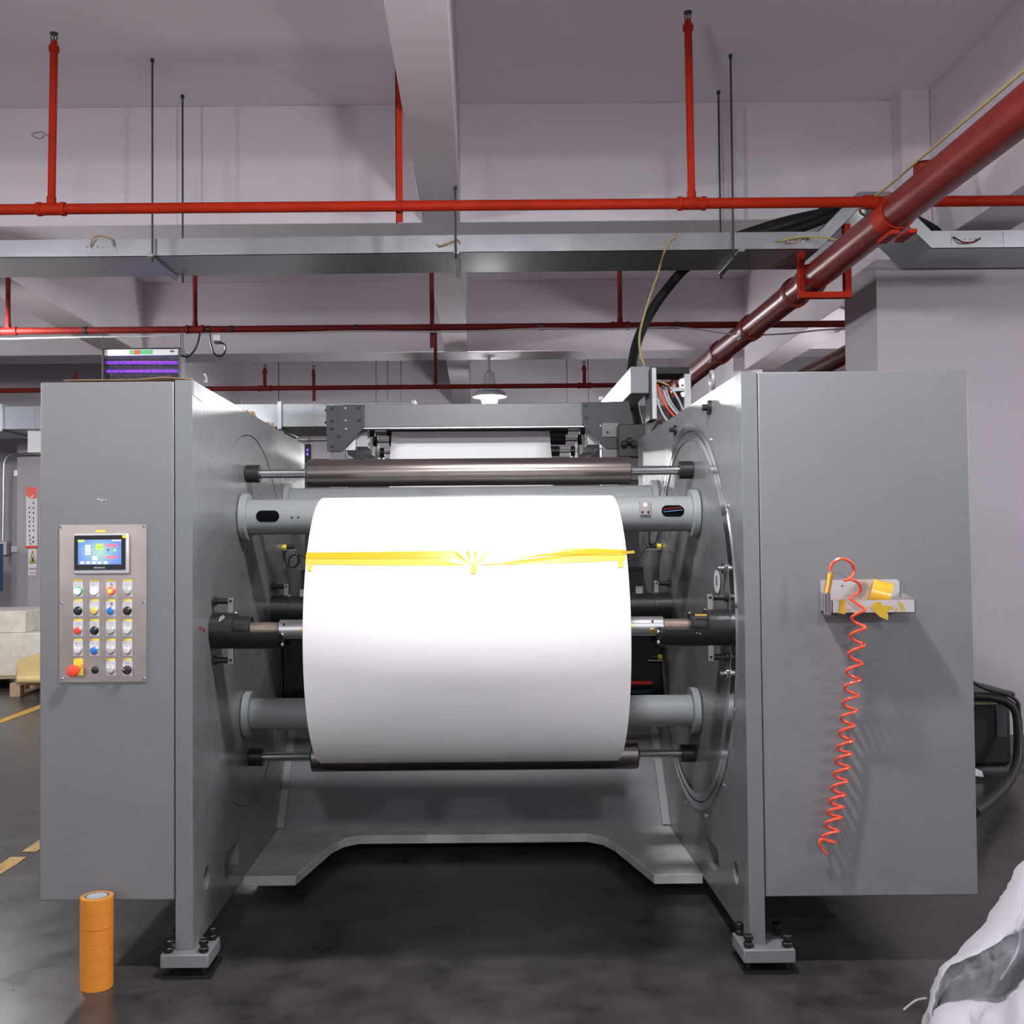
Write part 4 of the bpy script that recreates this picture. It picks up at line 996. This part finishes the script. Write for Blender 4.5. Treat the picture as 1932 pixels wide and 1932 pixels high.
MB().box(a.x, c.x, YD+.1, YD+.7, a.z, dz0).build('air_outlet', WHITEP, du)
# ================================================================== FAR LEFT STORAGE
def conduit_pts(L): return [at(*p) for p in L]
freetube('wall_conduit', 'dark steel conduit bending along the far left wall', 'conduit', conduit_pts([(5, 1020, 12.9), (6, 960, 12.9), (7, 890, 12.9), (9, 870, 12.9), (18, 859, 12.9), (35, 857, 12.9), (110, 855, 12.9)]), .016, GALV, 10)
def flat(x0, x1, y0, y1, Y, d): a = at(x0, y1, Y); c = at(x1, y0, Y); return MB().box(a.x, c.x, Y, Y+d, a.z, c.z)
tag(flat(0, 12, 1022, 1047, 13.8, .1).build('switch_box', WHITEP), 'pale wall switch box beside the blue cabinet at far left', 'switch box')
tag(flat(21, 33, 1030, 1042, 13.85, .05).build('socket', WHITEP), 'small white wall socket right of the switch box', 'socket')
tag(flat(26, 38, 887, 898, 13.85, .04).build('wall_plate', SILV), 'small grey wall plate high on the far left wall', 'wall plate')
bc = thing('blue_cabinet', 'dark blue steel cabinet cut off at the left picture edge', 'cabinet', at(-20, 1150, 12.6))
flat(-80, -8, 1026, 1117, 12.6, .2).build('cabinet_body', BLUE, bc)
for px in (-70, -11): a = at(px, 1117, 12.65); MB().box(a.x-.015, a.x+.015, 12.65, 12.68, a.z-.25, a.z).build('cabinet_leg', BLUE, bc)
bn = thing('wall_banner', 'tall white wall banner with a red head and two lines of vertical writing', 'banner', at(60, 1030, 12.98))
flat(49, 70.5, 919, 1030, 12.985, .012).build('banner_sheet', BANNER, bn)
b = MB(); a = [at(x, y, 12.98) for x, y in ((49, 918), (69.5, 920), (69.5, 938), (65, 941), (55, 939), (49, 934))]; b.prism(a, (0, .004, 0)); b.build('red_head', REDP, bn)
b = MB(); b.prism([at(x, y, 12.978) for x, y in ((57, 937), (66, 933), (61, 939))], (0, .002, 0)); b.build('white_mark', WHITEP, bn)
wi = MB()
def glyph(px, py, w, h, k):
    p = at(px, py, 12.98); W_ = w/300; H_ = h/300
    wi.mi(k); 
    for q in range(3): wi.box(p.x-W_/2, p.x+W_/2, 12.979, 12.985, p.z+H_*(.4-.4*q)-.004, p.z+H_*(.4-.4*q)+.004)
    wi.box(p.x-.004, p.x+.004, 12.979, 12.985, p.z-H_/2, p.z+H_/2)
for i in range(4): glyph(63, 949+9.5*i, 3.2, 6, 0)
for i in range(3): glyph(63, 984+8.5*i, 3.2, 6, 1)
for i in range(7): glyph(55.5, 958+8.7*i, 3, 6, 0)
for i in range(2): glyph(62.5, 1014+8*i, 4, 6, 0); glyph(57, 1018+8*i, 3, 6, 0)
wi.build('banner_writing', [INK, REDP], bn)
flat(48, 69, 1029.5, 1034, 12.97, .02).build('red_foot', REDP, bn)
ws = thing('warning_sign', 'white warning sign with yellow triangle below the wall banner', 'sign', at(60, 1085, 12.98))
flat(53, 69, 1035, 1086, 12.985, .012).build('sign_board', BANNER, ws)
MB().prism([at(x, y, 12.98) for x, y in ((61.5, 1038), (68, 1063), (55, 1063))], (0, .004, 0)).build('triangle_border', INK, ws)
MB().prism([at(x, y, 12.978) for x, y in ((61.5, 1042), (66.6, 1061.5), (56.4, 1061.5))], (0, .002, 0)).build('yellow_triangle', YELP, ws)
MB().prism([at(x, y, 12.976) for x, y in ((59.5, 1049), (62, 1051), (64.5, 1058), (65, 1060), (58, 1060), (60, 1056))], (0, .001, 0)).build('hazard_symbol', INK, ws)
wi = MB()
for i in range(4): glyph(56.5+3.6*i, 1073, 2.6, 5, 0)
wi.build('red_writing', [REDP], ws)
wi = MB()
for i in range(5): glyph(55.5+3*i, 1081, 2, 2.5, 0)
wi.build('small_writing', [GREYI], ws)
# pallets with foam slabs and wrapped stack
def pallet(name, label, x0, x1, y0, y1, z):
    p = thing('pallet', label, 'pallet', ((x0+x1)/2, (y0+y1)/2, z))
    for k in range(5):
        yy = y0+(y1-y0-.1)*k/4; MB().box(x0, x1, yy, yy+.1, z+.11, z+.13).build('deck_board', WOOD, p)
    for k in range(3):
        xx = x0+(x1-x0-.1)*k/2
        for j in range(3):
            yy = y0+(y1-y0-.1)*j/2; MB().box(xx, xx+.1, yy, yy+.1, z+.02, z+.11).build('pallet_block', WOOD, p)
        MB().box(xx, xx+.1, y0, y1, z, z+.02).build('base_board', WOOD, p)
    return p
yA = 10.6
pallet('pallet', 'wooden pallet under the pale foam slabs at far left', -5.9, -4.62, yA, yA+1.0, 0)
pallet('pallet', 'wooden pallet under the yellow wrapped bundle', -4.55, -3.3, yA-.5, yA+.5, 0)
zz = .131
s1 = at(40, 1190, yA+.1); 
tag(MB().box(-6.2, s1.x+.5, yA+.05, yA+.95, zz, at(20, 1195, yA+.05).z).build('foam_slab', CONC, bev=.01), 'lower pale foam slab on the pallet at far left', 'slab', None)
tag(MB().box(-6.3, at(48, 1160, yA+.1).x, yA+.1, yA+.9, at(20, 1195, yA+.05).z, at(20, 1153, yA+.1).z).build('foam_slab', CONC, bev=.01), 'upper pale foam slab with pitted face at far left', 'slab')
# yellow wrapped bundle: body and rolled edge
wy = yA-.55
wb_ = thing('wrapped_bundle', 'yellow kraft wrapped bundle lying on a pallet beside the left cabinet', 'bundle', (-4.0, wy+.4, .131))
b = MB(); 
za_ = at(30, 1245, wy).z; zb_ = at(70, 1231, wy+.6).z
b.prism([Vector((at(27, 1260, wy).x, wy, .17)), Vector((-3.4, wy, .17)), Vector((-3.4, wy, za_+.06)), Vector((at(32, 1243, wy).x, wy, za_))], (0, .9, .05)); b.build('wrap_body', KRAFT, wb_, bev=.015)
MB().cyl((at(36, 1259, wy-.03).x, wy-.04, .175), (-3.5, wy-.04, .175), .04, n=14).build('rolled_edge', KRAFT, wb_)

# ================================================================== RIGHT SIDE: BLACK UNIT AND HOSES
YU = 6.5
un = thing('black_unit', 'black steel drive unit on the floor behind the right cabinet', 'machine', at(1850, 1445, YU))
a = at(1825, 1447, YU); c = at(1908, 1314, YU)
MB().box(a.x-.3, c.x, YU, YU+.4, a.z, c.z).build('unit_body', RUBBER, un, bev=.03)
MB().box(a.x-.3, c.x+.02, YU-.02, YU+.42, c.z, c.z+.03).build('unit_lid', BLACK, un, bev=.012)
MB().box(a.x-.3, c.x-.10, YU-.025, YU-.01, c.z-.045, c.z-.03).build('brass_trim', mat('dull_brass', (.25, .18, .08), .5), un)
p = at(1890, 1360, YU-.002); MB().box(p.x-.035, p.x+.03, YU-.006, YU, p.z-.10, p.z+.10).build('vent_grille', GUSS, un)
MB().box(a.x-.3, c.x+.1, YU-.03, YU+.4, 0, a.z).build('unit_plinth', mat('dark_skirting', (.07, .072, .08)), un)
freetube('black_hose', 'thick black hose looping over the unit and down to the floor at right', 'hose', [at(1838, 1313, 6.42), at(1870, 1316, 6.4), at(1900, 1325, 6.38), at(1917, 1345, 6.36), at(1921, 1390, 6.3), at(1918, 1440, 6.1), at(1900, 1478, 5.7), at(1868, 1512, 5.3), at(1838, 1533, 4.95)], .026, RUBBER, 12)
freetube('thin_black_cable', 'thin black cable arching above the thick black hose at right', 'cable', [at(1836, 1287, 6.4), at(1850, 1295, 6.4), at(1870, 1303, 6.4), at(1900, 1311, 6.38), at(1920, 1325, 6.36), at(1923, 1350, 6.34)], .011, RUBBER, 8)
pk = at(1850, 1460, 6.2); tag(MB().prism([at(x, y, 6.2) for x, y in ((1838, 1449), (1853, 1455), (1856, 1466), (1838, 1464))], (0, .12, 0)).build('paper_scrap', WEB), 'crumpled pale paper scrap on floor behind right cabinet', 'paper')

# ================================================================== WHITE WOVEN SACK
rowsP = [
 [(1735, 2150, 2.75), (1738, 1960, 2.75), (1742, 1905, 2.75), (1757, 1855, 2.76), (1773, 1825, 2.78), (1805, 1799, 2.8), (1850, 1745, 2.82), (1885, 1692, 2.84), (1905, 1655, 2.85), (1936, 1612, 2.86), (2010, 1540, 2.86)],
 [(1745, 2150, 2.68), (1748, 1965, 2.68), (1752, 1912, 2.68), (1764, 1858, 2.69), (1777, 1832, 2.68), (1806, 1812, 2.66), (1850, 1790, 2.64), (1893, 1768, 2.63), (1912, 1757, 2.63), (1938, 1742, 2.63), (2010, 1705, 2.62)],
 [(1755, 2150, 2.72), (1757, 1960, 2.74), (1758, 1910, 2.75), (1768, 1856, 2.78), (1780, 1828, 2.82), (1806, 1806, 2.86), (1850, 1780, 2.90), (1893, 1755, 2.92), (1912, 1745, 2.92), (1938, 1730, 2.92), (2010, 1690, 2.92)],
 [(1757, 2150, 2.72), (1759, 1958, 2.74), (1762, 1905, 2.76), (1775, 1868, 2.80), (1795, 1848, 2.84), (1820, 1835, 2.87), (1855, 1820, 2.90), (1893, 1805, 2.92), (1912, 1798, 2.93), (1940, 1790, 2.93), (2010, 1770, 2.92)],
 [(1750, 2150, 2.66), (1752, 1950, 2.67), (1756, 1910, 2.68), (1775, 1893, 2.69), (1800, 1885, 2.70), (1825, 1878, 2.71), (1855, 1873, 2.72), (1890, 1868, 2.73), (1907, 1865, 2.70), (1940, 1830, 2.60), (2010, 1790, 2.56)],
 [(1745, 2160, 2.6), (1748, 1975, 2.6), (1756, 1945, 2.59), (1778, 1925, 2.58), (1803, 1915, 2.58), (1828, 1912, 2.57), (1858, 1915, 2.57), (1890, 1905, 2.57), (1910, 1880, 2.53), (1942, 1868, 2.50), (2010, 1850, 2.46)],
 [(1745, 2200, 2.5), (1750, 2040, 2.5), (1760, 2030, 2.48), (1780, 2020, 2.47), (1805, 2010, 2.46), (1830, 2010, 2.46), (1858, 2000, 2.46), (1890, 2000, 2.45), (1915, 1990, 2.43), (1945, 1980, 2.42), (2010, 1970, 2.40)]]
def floor_pt(p): return Vector((p.x+.01, p.y-.02, 0.004))
G = [[at(*p) for p in r] for r in rowsP]
for r in G:
    for p in r:
        if p.z < .01: p.z = .01
last = [Vector((p.x, p.y-.04, .006)) for p in G[-1]]
back = [Vector((p.x+.03, p.y+.14, .006)) for p in G[0]]; backm = [Vector((p.x+.015, p.y+.08, p.z*.55)) for p in G[0]]
ctrl = [back, backm]+G+[last]
cols_ = [spline(r, 7) for r in ctrl]
fine = [spline([cols_[i][j] for i in range(len(cols_))], 6) for j in range(len(cols_[0]))]
grid = [[fine[j][i] for j in range(len(fine))] for i in range(len(fine[0]))]
for i, r in enumerate(grid):
    for j, p in enumerate(r):
        q = p*9; u_ = Vector((p.x*15+p.z*9, p.y*8, p.z*7-p.x*6)); dv = .012*noise.noise(q)+.030*(.5-abs(noise.noise(u_)))+.016*(.5-abs(noise.noise(u_*2.1+Vector((5, 1, 2)))))+.004*noise.noise(q*5)
        r[j] = p+Vector((.2, -1, .35))*dv
        if r[j].z < .004: r[j].z = .004
tag(MB().grid(grid).build('woven_sack', SACK, ang=70, solid=.002), 'crumpled white woven sack standing open at lower right corner', 'sack')
freetube('sack_string', 'white string hanging inside the open mouth of the sack', 'string', [at(1935, 1730, 2.60), at(1926, 1752, 2.60), at(1923, 1775, 2.62), at(1917, 1800, 2.62), at(1905, 1820, 2.62), at(1888, 1848, 2.63)], .0028, SACK, 6)
freetube('loose_tie', 'pale tie string sticking out left of the sack', 'string', [at(1705, 1905, 2.72), at(1720, 1893, 2.72), at(1732, 1886, 2.72), at(1748, 1883, 2.72)], .0028, CORD, 6)
